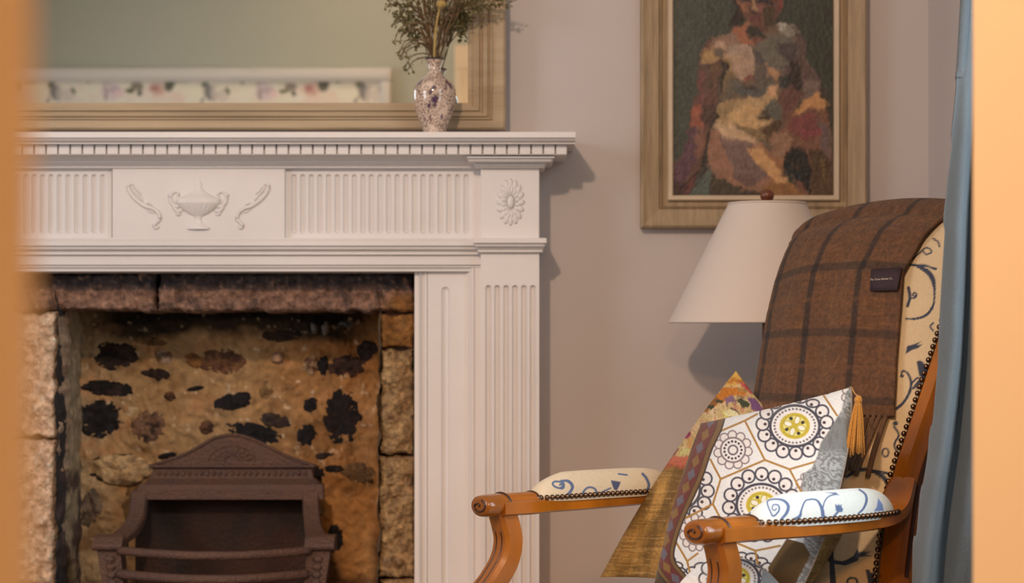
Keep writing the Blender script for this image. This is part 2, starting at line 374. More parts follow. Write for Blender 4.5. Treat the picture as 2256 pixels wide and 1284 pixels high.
MB().box(ox0+.001, ox1-.001, -.0, .40, .001, .04, .006).build('hearth_slab', 'iron_dark', REC)
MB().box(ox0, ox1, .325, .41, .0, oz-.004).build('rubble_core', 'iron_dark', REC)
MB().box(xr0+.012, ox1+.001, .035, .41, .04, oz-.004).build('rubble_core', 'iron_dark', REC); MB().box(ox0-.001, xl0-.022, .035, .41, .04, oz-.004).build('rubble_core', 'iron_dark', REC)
# dressed blocks: rough slabs with chipped edges
def slab(px0, px1, py0, py1, y, thick, seed, colfn, rough=.010, n=3.2, edge=6, parent=REC, name='stone'):
    nu = max(6, int((px1-px0)/n)); nv = max(6, int((py1-py0)/n))
    u = np.linspace(0, 1, nu); v = np.linspace(0, 1, nv); U, V = np.meshgrid(u, v)
    PX = px0+(px1-px0)*U; PY = py0+(py1-py0)*V
    wob = edge*2
    PX = PX+wob*(fbm(PY/26, U*0+seed, seed)-.5)*np.abs(2*U-1)**2*np.sign(U-.5)*1.2
    PY = PY+wob*(fbm(PX/26, V*0+seed, seed+9)-.5)*np.abs(2*V-1)**2*np.sign(V-.5)*1.2
    e = np.minimum(np.minimum(U*(px1-px0), (1-U)*(px1-px0)), np.minimum(V*(py1-py0), (1-V)*(py1-py0)))/9
    e = np.clip(e, 0, 1); rnd = 1-np.sqrt(1-(1-e)**2)
    h = (fbm(PX/22, PY/22, seed+3)-.5)*rough*2.2+(fbm(PX/7, PY/7, seed+5)-.5)*rough*.8
    Y = y-h+rnd*.022
    P = np.stack([wx(PX, 0), Y, wz(PY, 0)], -1); col = colfn(np.stack([PX, PY], -1))
    mb = MB(); mb.grid(P, col)
    ring = np.concatenate([P[0], P[1:, -1], P[-1, -2::-1], P[-2:0:-1, 0]]); rc = np.concatenate([col[0], col[1:, -1], col[-1, -2::-1], col[-2:0:-1, 0]])
    rb = ring.copy(); rb[:, 1] = y+thick; mb.grid(np.stack([ring, rb]), np.stack([rc, rc*.8]), cu=True)
    return mb.build(name, 'attr_stone', parent, smooth=True, angle=50)
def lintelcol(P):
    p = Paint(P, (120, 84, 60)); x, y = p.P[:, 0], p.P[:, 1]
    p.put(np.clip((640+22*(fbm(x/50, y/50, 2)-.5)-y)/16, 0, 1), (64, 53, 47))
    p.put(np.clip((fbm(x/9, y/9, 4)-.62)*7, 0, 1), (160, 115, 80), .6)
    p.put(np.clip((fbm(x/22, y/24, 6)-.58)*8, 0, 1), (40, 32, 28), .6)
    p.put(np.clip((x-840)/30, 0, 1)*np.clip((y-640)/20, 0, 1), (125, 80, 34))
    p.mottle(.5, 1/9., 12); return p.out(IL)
def jambcol(seed, base, dark, light):
    def f(P):
        p = Paint(P, base); x, y = p.P[:, 0], p.P[:, 1]
        p.put(np.clip((fbm(x/16, y/20, seed)-.52)*5, 0, 1), dark, .6)
        p.put(np.clip((fbm(x/13, y/18, seed+8)-.56)*5, 0, 1), light, .55)
        p.mottle(.35, 1/9., seed+2); return p.out(IL)
    return f
def bluish(P): return lintelcol(P)
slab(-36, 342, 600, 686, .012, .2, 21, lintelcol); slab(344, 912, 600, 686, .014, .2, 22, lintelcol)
rj = jambcol(51, (138, 102, 60), (84, 54, 32), (172, 136, 84))
slab(832, 912, 690, 768, .022, .12, 24, jambcol(50, (128, 82, 34), (92, 54, 22), (150, 100, 50)), .006)
slab(836, 912, 770, 1002, .006, .12, 25, rj, .014); slab(833, 914, 1008, 1272, .008, .12, 26, rj, .014); slab(838, 916, 1276, 1420, .012, .12, 27, rj); slab(833, 916, 1424, 1600, .012, .12, 28, rj)
lj = jambcol(71, (190, 150, 110), (135, 94, 66), (215, 184, 146))
slab(-36, 122, 690, 962, .006, .12, 31, lj, .012); slab(-36, 118, 970, 1290, .006, .12, 32, lj, .012); slab(-36, 120, 1296, 1600, .01, .12, 33, lj)
# stones bedded in the back wall
def bedded(cx, cy, rx, ry, rot, col, seed, col2=None):
    K, R = 40, 7; th = np.linspace(0, 2*PI, K, endpoint=False); r = np.linspace(0, 1, R)
    TH, RR = np.meshgrid(th, r); am = .74+.50*fbm(np.cos(TH)*1.5+seed, np.sin(TH)*1.5+seed*2, seed)+.14*fbm(np.cos(TH)*5+seed, np.sin(TH)*5, seed+1)
    rx, ry = rx*1.13, ry*1.16; lx = RR*am*rx*np.cos(TH); ly = RR*am*ry*np.sin(TH); ca, sa = math.cos(rot), math.sin(rot)
    PX = cx+lx*ca-ly*sa; PY = cy+lx*sa+ly*ca
    h = (.034 if sum(col) > 300 else .016)*(np.clip(1-RR**2*.98, 0, 1))**.28+(fbm(PX/9, PY/9, seed)-.5)*.010
    base = (fbm(PX/60, PY/50, 5)-.5)*.035+(fbm(PX/14, PY/14, 8)-.5)*.012
    h = np.where(RR > .95, -.02, h); P = np.stack([wx(PX, BY), BY-base-h+.012, wz(PY, BY)], -1)
    p = Paint(np.stack([PX, PY], -1), col); x, y = p.P[:, 0], p.P[:, 1]
    if col2: p.put(np.clip((fbm(x/12, y/12, seed+2)-.50)*7, 0, 1), col2, .9)
    p.mottle(.5, 1/7., seed+4)
    MB().grid(P, p.out(IL), cu=True).build('stone', 'attr_stone', REC, smooth=True, fix=True)
BK = (24, 19, 17); DB = (50, 34, 26); RB = (92, 56, 34); TN = (178, 140, 96)
for i, a in enumerate([(253, 783, 50, 30, .05, DB, BK), (240, 856, 60, 17, .08, BK, DB), (218, 925, 56, 40, -.12, BK, (44, 38, 36)), (328, 940, 40, 36, 0, (120, 84, 58), BK),
        (346, 825, 34, 13, .1, DB, BK), (376, 873, 14, 10, 0, RB, BK), (430, 856, 20, 6, -.2, BK, None), (515, 883, 44, 18, -.15, BK, None), (490, 797, 56, 26, .1, RB, (120, 78, 40)),
        (686, 806, 18, 22, .3, RB, TN), (711, 805, 15, 24, 0, BK, None), (768, 806, 44, 24, -.15, DB, (70, 40, 26)), (808, 772, 22, 24, .2, DB, BK), (753, 917, 41, 60, .05, BK, (38, 22, 14)), (683, 893, 16, 18, .5, BK, None),
        (605, 925, 38, 15, .15, DB, (60, 44, 26)), (560, 952, 62, 20, .25, BK, None), (676, 958, 22, 24, .3, BK, None), (455, 942, 16, 16, 0, RB, DB), (585, 858, 16, 20, .3, (120, 84, 44), (160, 118, 70)),
        (272, 1034, 64, 32, .05, (186, 148, 98), (150, 112, 72)), (246, 1008, 44, 7, -.15, BK, None), (245, 1052, 46, 12, .1, BK, (60, 50, 40)), (370, 1003, 24, 6, -.2, BK, None),
        (715, 1003, 22, 8, -.2, DB, None), (735, 1032, 22, 9, 0, BK, DB), (790, 1040, 40, 22, .2, (96, 66, 34), (70, 46, 24)), (700, 1048, 16, 22, 0, BK, None), (620, 740, 44, 13, 0, (52, 34, 20), None),
        (330, 752, 40, 10, .1, (110, 78, 44), None), (362, 785, 22, 16, .5, (120, 84, 56), (170, 140, 110)), (693, 722, 7, 14, -.2, (120, 112, 98), None), (718, 723, 8, 15, .1, (130, 118, 104), None), (762, 713, 16, 7, 0, (100, 98, 88), BK),
        (612, 788, 14, 12, .3, (150, 110, 74), None), (738, 1185, 18, 34, .1, BK, None), (430, 795, 26, 16, .2, (120, 76, 34), (96, 60, 30)), (200, 1120, 26, 44, .2, (104, 84, 62), (70, 52, 40)), (300, 1110, 30, 50, .1, (130, 92, 50), (110, 80, 46))]):
    bedded(*a[:6], 100+i*3, a[6])

# ------------------------------------------------------------------ white fire surround
SUR = E('fireplace_surround', (wx(437, 0), -.06, 0), 'white painted fire surround with dentil shelf, fluted panels and carved urn', 'fireplace surround')
def hx(px): return (px-VX)/FPX
def U(x0, x1, py0, py1, yf, yb, name, ch=.0015, m='white'):       # box whose FRONT face spans the given pixels
    return MB().box(wx(x0, yf), wx(x1, yf), yf, yb, wz(py1, yf), wz(py0, yf), ch).build(name, m, SUR)
def prof_px(lst, yb):     # [(depth, py)...] -> closed profile against the wall
    p = [(y, wz(py, y)) for y, py in lst]; return [(yb, p[0][1])]+p+[(yb, p[-1][1])]
L0 = 874-1268
mb = MB(); mb.extr(prof_px([(-.205, 290.5), (-.205, 303), (-.198, 304), (-.199, 306), (-.197, 309), (-.192, 312), (-.186, 314), (-.186, 317), (-.180, 317.5), (-.160, 317.8)], 0), wx(L0, -.205), wx(1268, -.205), 'x', .0, 0)
# mitred return on the right end
sh = mb.build('shelf', 'white', SUR)
DX1 = 1249
U(874-DX1+2, DX1-4, 317.5, 338, -.160, 0, 'dentil_backing')
U(874-DX1, DX1, 338.5, 341.5, -.166, 0, 'dentil_fillet', .0008)
px = DX1
dm = None
while px > 874-DX1+20:
    x0, x1 = px-23.4, px
    if dm is None:
        dm = U(x0, x1, 318, 340.5, -.1705, -.158, 'dentil', .0012); xr = px
    else:
        o = dm.copy(); C.objects.link(o); o.parent = SUR; o.matrix_parent_inverse = dm.matrix_parent_inverse.copy(); o.location.x += (px-xr)*(4-.172)/FPX
    px -= 26.75
mb = MB(); mb.extr(prof_px([(-.140, 341.5), (-.140, 345), (-.136, 347), (-.130, 352), (-.126, 355), (-.126, 358), (-.121, 359), (-.116, 363), (-.112, 366), (-.112, 369.5)], 0), wx(874-1060, -.14), wx(1060, -.14))
mb.build('bed_moulding', 'white', SUR)
for s_ in (0, 1):
    def mx(x): return 874-x if s_ else x
    def UU(x0, x1, *a, **k):
        a_, b_ = mx(x0), mx(x1); return U(min(a_, b_), max(a_, b_), *a, **k)
    UU(1028, 1222, 344.5, 348.5, -.168, 0, 'capital_moulding'); UU(1031, 1218, 348.5, 356, -.162, 0, 'capital_moulding', .003); UU(1042, 1205, 356, 359, -.150, 0, 'capital_moulding'); UU(1045, 1203, 359, 365, -.145, 0, 'capital_moulding', .003); UU(1048, 1200, 365, 369, -.138, 0, 'capital_moulding')
    UU(1059, 1188.5, 368, 526, -.124, 0, 'corner_block')
    UU(1042, 1205, 524, 536, -.150, 0, 'impost_moulding'); UU(1045, 1202, 536, 544, -.145, 0, 'impost_moulding', .003); UU(1050, 1199, 544, 549, -.137, 0, 'impost_moulding', .002); UU(1052, 1196, 549, 556, -.133, 0, 'impost_moulding')
# fluted fields as relief surfaces
def flutes(px0, px1, py0, py1, yf, xs, half, fy0, fy1, depth, name, yb, mirror=False, base=1.0):
    gx = np.arange(px0, px1+.01, 1.0); c1 = np.linspace(py0, fy0-1, 3); 
    gy = np.unique(np.concatenate([c1, np.arange(fy0-1, fy0+half*1.4, .8), np.linspace(fy0+half*1.5, fy1-half*1.5, 8), np.arange(fy1-half*1.4, fy1+1, .8), np.linspace(fy1+1, py1, 3)]))
    X, Y = np.meshgrid(gx, gy); H = np.zeros_like(X)
    for x in xs:
        cy = np.clip(Y, fy0+half, fy1-half); d = np.hypot(X-x, Y-cy)/half
        H = np.maximum(H, np.sqrt(np.clip(1-d*d, 0, 1)))
    XX = 874-X if mirror else X
    P = np.stack([wx(XX, yf), yf+H*depth, wz(Y, yf)], -1); mb = MB(); mb.grid(P)
    ring = np.concatenate([P[0], P[1:, -1], P[-1, -2::-1], P[-2:0:-1, 0]]); rb = ring.copy(); rb[:, 1] = yb; mb.grid(np.stack([ring, rb]), cu=True)
    return mb.build(name, 'white', SUR, smooth=True, angle=40)
for mir in (False, True):
    flutes(628, 1060, 369, 528, -.094, [648+18.95*i for i in range(22)][:21], 5.6, 384, 514, .0065, 'fluted_panel', 0, mir)
    flutes(1059, 1188.5, 555, 1760, -.1225, [1076+19.6*i for i in range(6)], 6.2, 628, 1700, .009, 'fluted_pilaster', 0, mir)
# tablet in the middle, panel surrounds
U(247, 628, 370, 528, -.106, 0, 'centre_tablet')
U(-190, 1060, 366, 372, -.1065, 0, 'frieze_rail', .0008); U(-190, 1060, 524, 530, -.1065, 0, 'frieze_rail', .0008)
# architrave
ap = prof_px([(-.106, 529), (-.106, 541), (-.098, 541.5), (-.0985, 543), (-.101, 546), (-.1, 549), (-.094, 552.5), (-.090, 553), (-.090, 555), (-.095, 556), (-.095, 560.5), (-.086, 561), (-.086, 583), (-.080, 584), (-.084, 586), (-.083, 589), (-.076, 590.5), (-.076, 593), (-.08, 594), (-.08, 597.5)], .0)
mb = MB(); mb.extr(ap, wx(874-1060, -.1), wx(1060, -.1)); mb.build('architrave', 'white', SUR, smooth=True, angle=35)
for mir in (0, 1):
    def q(px, y): return wx(874-px if mir else px, y)
    # vertical return of the architrave bead, and the flat slip inside it
    pr = [(y, q(px, y)) for y, px in [(0, 1060), (-.088, 1060), (-.088, 1047), (-.084, 1046), (-.0865, 1043), (-.085, 1039), (-.079, 1037), (-.079, 1034), (-.072, 1032), (-.072, 1028), (0, 1028)]]
    MB().extr(pr, wz(1760, 0), wz(590, -.08), 'z').build('architrave_return', 'white', SUR)
    pr = [(y, q(px, y)) for y, px in [(0, 942), (-.066, 942), (-.066, 935), (-.063, 934), (-.063, 930), (-.067, 928.5), (-.069, 926), (-.066, 924), (-.06, 923), (-.06, 913.5), (0, 913.5)]]
    MB().extr(pr, wz(1760, 0), wz(597, -.07), 'z').build('slip_moulding', 'white', SUR)
    flutes(941, 1030, 596, 1760, -.066, [981], 8.5, 632, 1700, .006, 'fluted_slip', 0, bool(mir))
    U(*( (1050, 1198) if not mir else (874-1198, 874-1050)), 1660, 1750, -.14, 0, 'plinth_block', .004)
# carved ornament
yo = -.107
def O(px, py): return (wx(px, yo), yo, wz(py, yo))
PXM = (4+yo)/FPX
mb = MB()
prof = [(505, 24), (501, 25), (498, 20), (494, 11), (486, 6), (479, 7), (475, 11), (473, 16), (470, 22), (464, 31), (457, 40), (451, 46), (448, 49), (445, 51), (442, 48), (440, 50), (437, 47), (433, 34), (428, 25), (422, 15), (416, 9), (411, 6), (406, 8), (400, 5), (393, .5)]
th = np.linspace(0, 2*PI, 72, endpoint=False)
G = np.array([[(wx(437, yo)+r*PXM*math.cos(t), yo-math.sin(t)*r*PXM*.34*(1+.10*(450 < 505 and 449 < py < 474)*math.cos(t*22)), wz(py, yo)) for t in th] for py, r in prof])
mb.grid(G, cu=True)
urn = mb.build('carved_urn', 'white', SUR, smooth=True)
def ornament(paths, name):
    mb = MB()
    for pts, r in paths:
        mb.tube([O(*p) for p in pts], [k*PXM for k in r], 8, 6)
    return mb.build(name, 'white', SUR, smooth=True)
hnd = [([(398, 452), (388, 455), (378, 447), (375, 434), (381, 424), (390, 423), (394, 430), (389, 433)], [3, 4.5, 4, 3.5, 3.2, 3, 2.6, 1.6]), ([(379, 446), (384, 458), (393, 466), (402, 463)], [2, 4, 4.5, 2]), ([(389, 462), (392, 472), (400, 472)], [2, 4, 1.5]), ([(376, 438), (372, 430), (377, 424)], [1, 2.5, 1])]
ornament(hnd, 'urn_handle'); ornament([([(874-x, y) for x, y in p], r) for p, r in hnd], 'urn_handle')
scr = [([(350, 498), (344, 503), (340, 497), (345, 490), (352, 482), (348, 468), (336, 459), (322, 455), (308, 446), (295, 435), (286, 422), (282, 411), (288, 405), (294, 409)], [2, 3.4, 4, 4, 4.2, 4.6, 4.6, 5, 4.6, 4.6, 4.2, 3.6, 2.8, 1.5]),
       ([(291, 409), (296, 420), (305, 430), (314, 442)], [1.4, 3, 3, 1.5]), ([(297, 412), (303, 420), (312, 428)], [1, 2.4, 1]), ([(318, 452), (326, 447), (334, 452)], [1, 3.2, 1]), ([(322, 461), (332, 467), (342, 468)], [1, 2.4, 1])]
ornament(scr, 'carved_scroll'); ornament([([(874-x, y) for x, y in p], r) for p, r in scr], 'carved_scroll')
for mir in (0, 1):
    mb = MB(); cx = 874-1125 if mir else 1125; yr = -.1245
    for ring, (n, sc, dep, off) in enumerate([(16, 1.0, .003, 0), (16, .72, .0045, .5)]):
        for k in range(n):
            t = 2*PI*(k+off)/n; ex, ez = math.cos(t)*31*sc, math.sin(t)*52*sc
            L_ = math.hypot(ex, ez); a = math.atan2(ez, ex)
            R = [[math.cos(a), 0, -math.sin(a)], [0, 1, 0], [math.sin(a), 0, math.cos(a)]]
            s_ = (4+yr)/FPX
            mb.ell((wx(cx, yr)+ex*.72*s_, yr, wz(445, yr)+ez*.72*s_), (L_*.30*s_, dep, 5.2*sc*s_*(1.0+.35*abs(math.cos(t)))), 8, 5, R)
    mb.ell((wx(cx, yr), yr-.001, wz(445, yr)), (9*s_, .0065, 15*s_), 16, 6)
    P_ = [(wx(cx, yr)+math.cos(t)*11*s_, yr-.002, wz(445, yr)+math.sin(t)*17*s_) for t in np.linspace(0, 2*PI, 25)]
    mb.tube(P_, .0013, 6, 0, up=(0, 1, 0), cap=False)
    mb.build('carved_rosette', 'white', SUR, smooth=True)

# ------------------------------------------------------------------ cast iron grate
GR = E('fire_grate', (wx(475, .05), .06, .04), 'rust brown cast iron fire basket with arched back and bowed bars', 'fire grate')
yb = .175
mb = MB(); arch = cr([(328, 1027), (372, 1013), (410, 999), (445, 980), (470, 966), (492, 960), (512, 958), (534, 960), (558, 968), (582, 979), (622, 1000), (660, 1015), (696, 1027)], 4)
mb.prism([(wx(a, yb), wz(b, yb)) for a, b in arch]+[(wx(690, yb), wz(1034, yb)), (wx(336, yb), wz(1034, yb))], yb, yb+.03); mb.build('back_plate', 'iron', GR)
mb = MB(); mb.tube([(wx(a, yb), yb, wz(b, yb)) for a, b in arch], .0035, 6, 0, up=(0, 1, 0)); mb.build('arch_rim', 'iron', GR, smooth=True)
mb = MB()
for r in (13, 24, 34):
    t = np.linspace(0, PI, 24); mb.tube([(wx(511+r*1.5*math.cos(k), yb), yb, wz(1016-r*math.sin(k), yb)) for k in t], .0016, 5, 0, up=(0, 1, 0))
for k in range(9):
    a = PI*(k+.5)/9; mb.tube([(wx(511+12*math.cos(a), yb), yb, wz(1016-10*math.sin(a), yb)), (wx(511+46*math.cos(a), yb), yb, wz(1016-32*math.sin(a), yb))], [.001, .0022], 5, 2, up=(0, 1, 0))
mb.build('fan_relief', 'iron', GR, smooth=True)
def gp(lst): 
    p = [(y, wz(py, y)) for y, py in lst]; return [(yb+.03, p[0][1])]+p+[(yb+.03, p[-1][1])]
MB().extr(gp([(yb-.012, 1025), (yb-.012, 1029), (yb-.004, 1031)]), wx(330, yb), wx(694, yb)).build('cornice', 'iron', GR)
def trap(l0, r0, l1, r1, y0, y1, py0, py1, nm):      # sloping fascia
    v = [(wx(l0, y0), y0, wz(py0, y0)), (wx(r0, y0), y0, wz(py0, y0)), (wx(r1, y1), y1, wz(py1, y1)), (wx(l1, y1), y1, wz(py1, y1))]
    v += [(a, b+.03, c) for a, b, c in v]
    MB().add(v, [(0, 1, 2, 3), (7, 6, 5, 4), (0, 4, 5, 1), (1, 5, 6, 2), (2, 6, 7, 3), (3, 7, 4, 0)]).build(nm, 'iron', GR)
trap(338, 686, 330, 690, yb, yb-.006, 1030, 1054, 'frieze'); trap(328, 692, 314, 706, yb-.010, yb-.03, 1054, 1068, 'frieze_moulding'); trap(308, 711, 300, 711, yb-.036, yb-.04, 1067, 1082, 'frieze_moulding'); trap(290, 712, 288, 712, yb-.045, yb-.045, 1081, 1100, 'lower_band')
mb = MB()
for i in range(25): mb.ell(W(350+i*13.4, 1043, yb-.004), (.0042, .004, .006), 7, 5)
mb.build('beading', 'iron', GR, smooth=True)
MB().box(wx(300, .21), wx(700, .21), .20, .215, .08, wz(1090, .21)).build('fire_back', 'iron_dark', GR)
rect = lambda a, b: [(-a, -b*.7), (-a*.7, -b), (a*.7, -b), (a, -b*.7), (a, b*.7), (a*.7, b), (-a*.7, b), (-a, b*.7)]
for sgn in (1, -1):
    def g(px, py, y): return W(px if sgn == 1 else (975-px), py, y) if False else W((px if sgn == 1 else 2*488-px), py, y)
    if sgn == 1: pth = [(300, 1088, .135), (303, 1110, .125), (298, 1140, .10), (282, 1168, .06), (258, 1186, .02)]
    else: pth = [(290, 1088, .135), (290, 1110, .125), (286, 1140, .10), (280, 1168, .06), (275, 1186, .02)]
    if sgn == 1: pth = [(306, 1086, .135), (304, 1110, .12), (299, 1138, .09), (284, 1163, .055), (262, 1180, .02), (240, 1190, .0)]
    else: pth = [(684, 1086, .135), (685, 1110, .12), (687, 1138, .09), (691, 1163, .055), (697, 1180, .02), (703, 1190, .0)]
    c_ = cr([W(*q) for q in pth], 6); hw_ = np.interp(np.linspace(0, 1, len(c_)), [0, .5, 1], [.0175, .0175, .024])[:, None]*np.array([[1, 0, 0]]); dn_ = np.array([0, .006, -.006])
    MB().grid(np.stack([c_-hw_, c_-hw_*.8-dn_*.5, c_+hw_*.8-dn_*.5, c_+hw_, c_+hw_+dn_*2, c_-hw_+dn_*2], 1), cu=True).build('side_arm', 'iron', GR, smooth=True, angle=40)
    cx = (238 if sgn == 1 else 704)
    mb = MB(); mb.extr([(yy, wz(py, yy)) for yy, py in [(.05, 1176), (.005, 1178), (-.008, 1184), (-.022, 1198), (-.026, 1205), (-.024, 1210), (-.01, 1213), (.05, 1213)]], wx(cx-32, -.01), wx(cx+33, -.01))
    mb.build('corner_cap', 'iron', GR)
    mb = MB(); c0 = cx+(2 if sgn == 1 else -2)
    v = []
    for py, hw, sh_ in ((1212, 26, 0), (1290, 23, 9*sgn), (1420, 18, 16*sgn)):
        for a, b in ((-1, 0), (1, 0), (1, 1), (-1, 1)): v.append((wx(c0+sh_+a*hw, -.01), -.012+b*.05, wz(py, -.01)))
    mb.add(v, [(0, 1, 5, 4), (1, 2, 6, 5), (2, 3, 7, 6), (3, 0, 4, 7), (4, 5, 9, 8), (5, 6, 10, 9), (6, 7, 11, 10), (7, 4, 8, 11), (3, 2, 1, 0), (8, 9, 10, 11)])
    post = mb.build('post', 'iron', GR)
    mb = MB()
    for i in range(5):
        mb.ell(W(c0+sgn*(2+i*1.6), 1232+i*17, -.014), (.010, .003, .0065), 8, 5); mb.ell(W(c0+sgn*(2+i*1.6), 1241+i*17, -.014), (.004, .003, .003), 6, 4)
    mb.build('post_relief', 'iron', post, smooth=True)
    MB().box(wx(c0+14*sgn-8, 0), wx(c0+14*sgn+8, 0), .0, .18, .041, .09, .004).build('foot', 'iron', GR)
for k, (py, l, r) in enumerate([(1211, 262, 682), (1262, 262, 676), (1315, 268, 672), (1367, 272, 668)]):
    pts = [W(l, py, -.012), W(l+50, py, -.05), W(400, py, -.095), W(472, py, -.105), W(545, py, -.095), W(r-50, py, -.05), W(r, py, -.012)]
    pts = [(p[0], p[1], wz(py, 0)-.0) for p in pts]
    MB().tube(pts, .0088 if k == 0 else .0095, 10, 6).build('bar', 'iron', GR, smooth=True)
MB().box(wx(270, .05), wx(680, .05), .0, .2, .10, .13, .003).build('ash_floor', 'iron_dark', GR)

# ------------------------------------------------------------------ overmantel mirror
ym = -.045
MR = E('overmantel_mirror', (wx(380, ym), -.02, wz(289, -.03)+.0005), 'large overmantel mirror in a limed ochre wooden frame standing on the shelf', 'mirror')
mxl = -240; mtop = -700
def fprof(inner, outer, sign):
    # inner edge -> outer edge along t (pixels), depth
    return [(0, -.0), (0, -.012), (.13, -.014), (.14, -.020), (.30, -.024), (.33, -.018), (.38, -.018), (.40, -.026), (.52, -.030), (.54, -.024), (.58, -.024), (.60, -.032), (.64, -.034), (.66, -.028), (.94, -.030), (1, -.026), (1, 0)]
def mframe(ix0, ix1, iy0, iy1, wpx, yb_, parent, m, prof, name, wb=None, t=(0, 1)):
    # four mitred mouldings
    wb = wb or wpx; cs = []
    for f, d in prof:
        yy = yb_+d; cs.append([(wx(ix0-wpx*f, yb_), yy, wz(iy1+wb*f, yb_)), (wx(ix1+wpx*f, yb_), yy, wz(iy1+wb*f, yb_)), (wx(ix1+wpx*f, yb_), yy, wz(iy0-wpx*f, yb_)), (wx(ix0-wpx*f, yb_), yy, wz(iy0-wpx*f, yb_))])
    cs = np.array(cs)
    for k in range(4):
        P = np.stack([cs[:, k], cs[:, (k+1) % 4]], 1); n = len(P)
        mb = MB(); mb.grid(P); mb.f.append(tuple(range(0, 2*n, 2))); mb.f.append(tuple(range(1, 2*n, 2))); mb.f.append((0, 1, 2*n-1, 2*n-2))
        mb.build(name, m, parent)
mframe(mxl+85, 1031, mtop+85, 228, 83, -.028, MR, 'frame_mirror', fprof(0, 1, 1), 'frame_moulding', wb=60)
MB().box(wx(mxl+80, -.03), wx(1036, -.03), -.036, -.029, wz(232, -.03), wz(mtop+80, -.03)).build('mirror_glass', 'mirror', MR)
MB().box(wx(mxl+20, -.03), wx(1100, -.03), -.027, -.004, wz(280, -.02), wz(mtop+10, -.02)).build('backboard', 'iron_dark', MR)

# floral canvas on the back wall (seen in the mirror)
def Mpx(px, py, y0):
    D = 4+(-2*.036-y0); return ((px-VX)*D/FPX, y0, EZ-(py-VY)*D/FPX)
FC = E('floral_picture', (-1.2, YB+.02, 1.5), 'wide white framed print of pale peonies and leaves, reflected in the mirror', 'picture')
y0 = YB+.03; D0 = 4-2*.036-y0
def fx(px): return (px-VX)*D0/FPX
def fz(py): return EZ-(py-VY)*D0/FPX
fl, fr_, ft, fb = -330, 862, 150, 400
n1, n2 = 460, 110
GXX, GYY = np.meshgrid(np.linspace(fl+22, fr_-22, n1), np.linspace(ft+28, fb-28, n2))
p = Paint(np.stack([GXX, GYY], -1), (226, 222, 205)); p.warp(4, 1/12.)
for off in (-680, -340, 0, 340):
    for yy in (0, 130):
        s_ = off; e = lambda x, y, rx, ry, c, rot=0, op=1: p.ell(x+s_, y+yy, rx, ry, c, rot, None, 2, op)
        e(345, 205, 30, 24, (226, 212, 198)); e(345, 196, 18, 15, (208, 188, 174)); e(340, 195, 10, 8, (178, 132, 124)); e(350, 203, 7, 6, (205, 170, 160)); e(390, 215, 20, 16, (226, 212, 196)); e(318, 212, 14, 12, (230, 222, 210))
        e(245, 203, 24, 18, (214, 204, 206)); e(250, 198, 14, 8, (190, 178, 184)); e(262, 206, 10, 9, (222, 200, 200)); e(232, 206, 5, 16, (170, 160, 160))
        e(285, 199, 12, 4, (70, 78, 30)); e(300, 190, 14, 9, (140, 135, 120)); e(372, 187, 12, 14, (96, 100, 84)); e(395, 179, 22, 3, (90, 95, 50)); e(307, 205, 5, 7, (60, 66, 50)); e(450, 185, 7, 9, (100, 112, 50), .5)
        e(458, 200, 9, 22, (128, 130, 128), -.2); e(445, 212, 5, 16, (150, 150, 145), .2); e(470, 205, 6, 20, (190, 185, 178)); e(490, 210, 14, 14, (205, 200, 190)); e(500, 199, 4, 8, (72, 84, 40), -.4); e(535, 178, 5, 6, (80, 88, 40), .6); e(575, 185, 12, 8, (205, 198, 190)); e(425, 205, 24, 18, (238, 226, 205))
p.mottle(.12, 1/10.)
MB().grid(np.stack([fx(GXX), GXX*0+y0-.008, fz(GYY)], -1), p.out((.78, .80, .78), .95)).build('print', 'attr_print', FC, fix=False)
mb = MB()
for x0, x1, z0, z1 in ((fl, fr_, ft, ft+30), (fl, fr_, fb-30, fb), (fl, fl+24, ft+30.5, fb-30.5), (fr_-24, fr_, ft+30.5, fb-30.5)):
    mb = MB().box(fx(x0), fx(x1), YB, y0+.012, fz(z1), fz(z0), .006).box(fx(x0)+.006, fx(x1)-.006, YB, y0+.017, fz(z1)+.012, fz(z0)-.012, .003); mb.build('frame_moulding', 'win_frame', FC)
MB().box(fx(fl+10), fx(fr_-10), YB, y0-.012, fz(fb-10), fz(ft+10)).build('backing', 'win_frame', FC)

# ------------------------------------------------------------------ vase and dried stems
yv = -.115; sv = (4+yv)/FPX; vc = np.array(W(957.5, 290, yv)); vc[2] = wz(290.5, -.205)+.0002
vase_p = [(288.5, 22), (287, 25), (282, 25), (275, 26), (265, 29.5), (255, 33.5), (245, 37), (235, 40.5), (225, 43.5), (212, 46), (200, 47), (190, 46.8), (181, 44.5), (173, 40), (166, 33.5), (160, 26), (155, 20), (150, 16), (145, 14), (139, 13.2), (133, 13.8), (127, 16), (121, 19.5), (118.5, 20.3), (118, 19.3), (121, 17.5), (128, 13), (140, 11), (150, 12), (165, 22), (190, 40)]
VS = E('vase', tuple(vc), 'small white china vase with brown crackle scrolls and violet flowers on the mantel shelf', 'vase')
A = np.linspace(0, 2*PI, 96, endpoint=False)
vp = cr([(a, b) for a, b in vase_p], 3)
G = np.array([[(vc[0]+r*sv*math.cos(t), yv+r*sv*math.sin(t), vc[2]+(288.5-py)*sv) for t in A] for py, r in vp])
p = Paint(np.stack([(A[None]*0+np.degrees(A)[None])+0*vp[:, :1], np.broadcast_to(vp[:, :1], (len(vp), 96))], -1), (226, 205, 188))
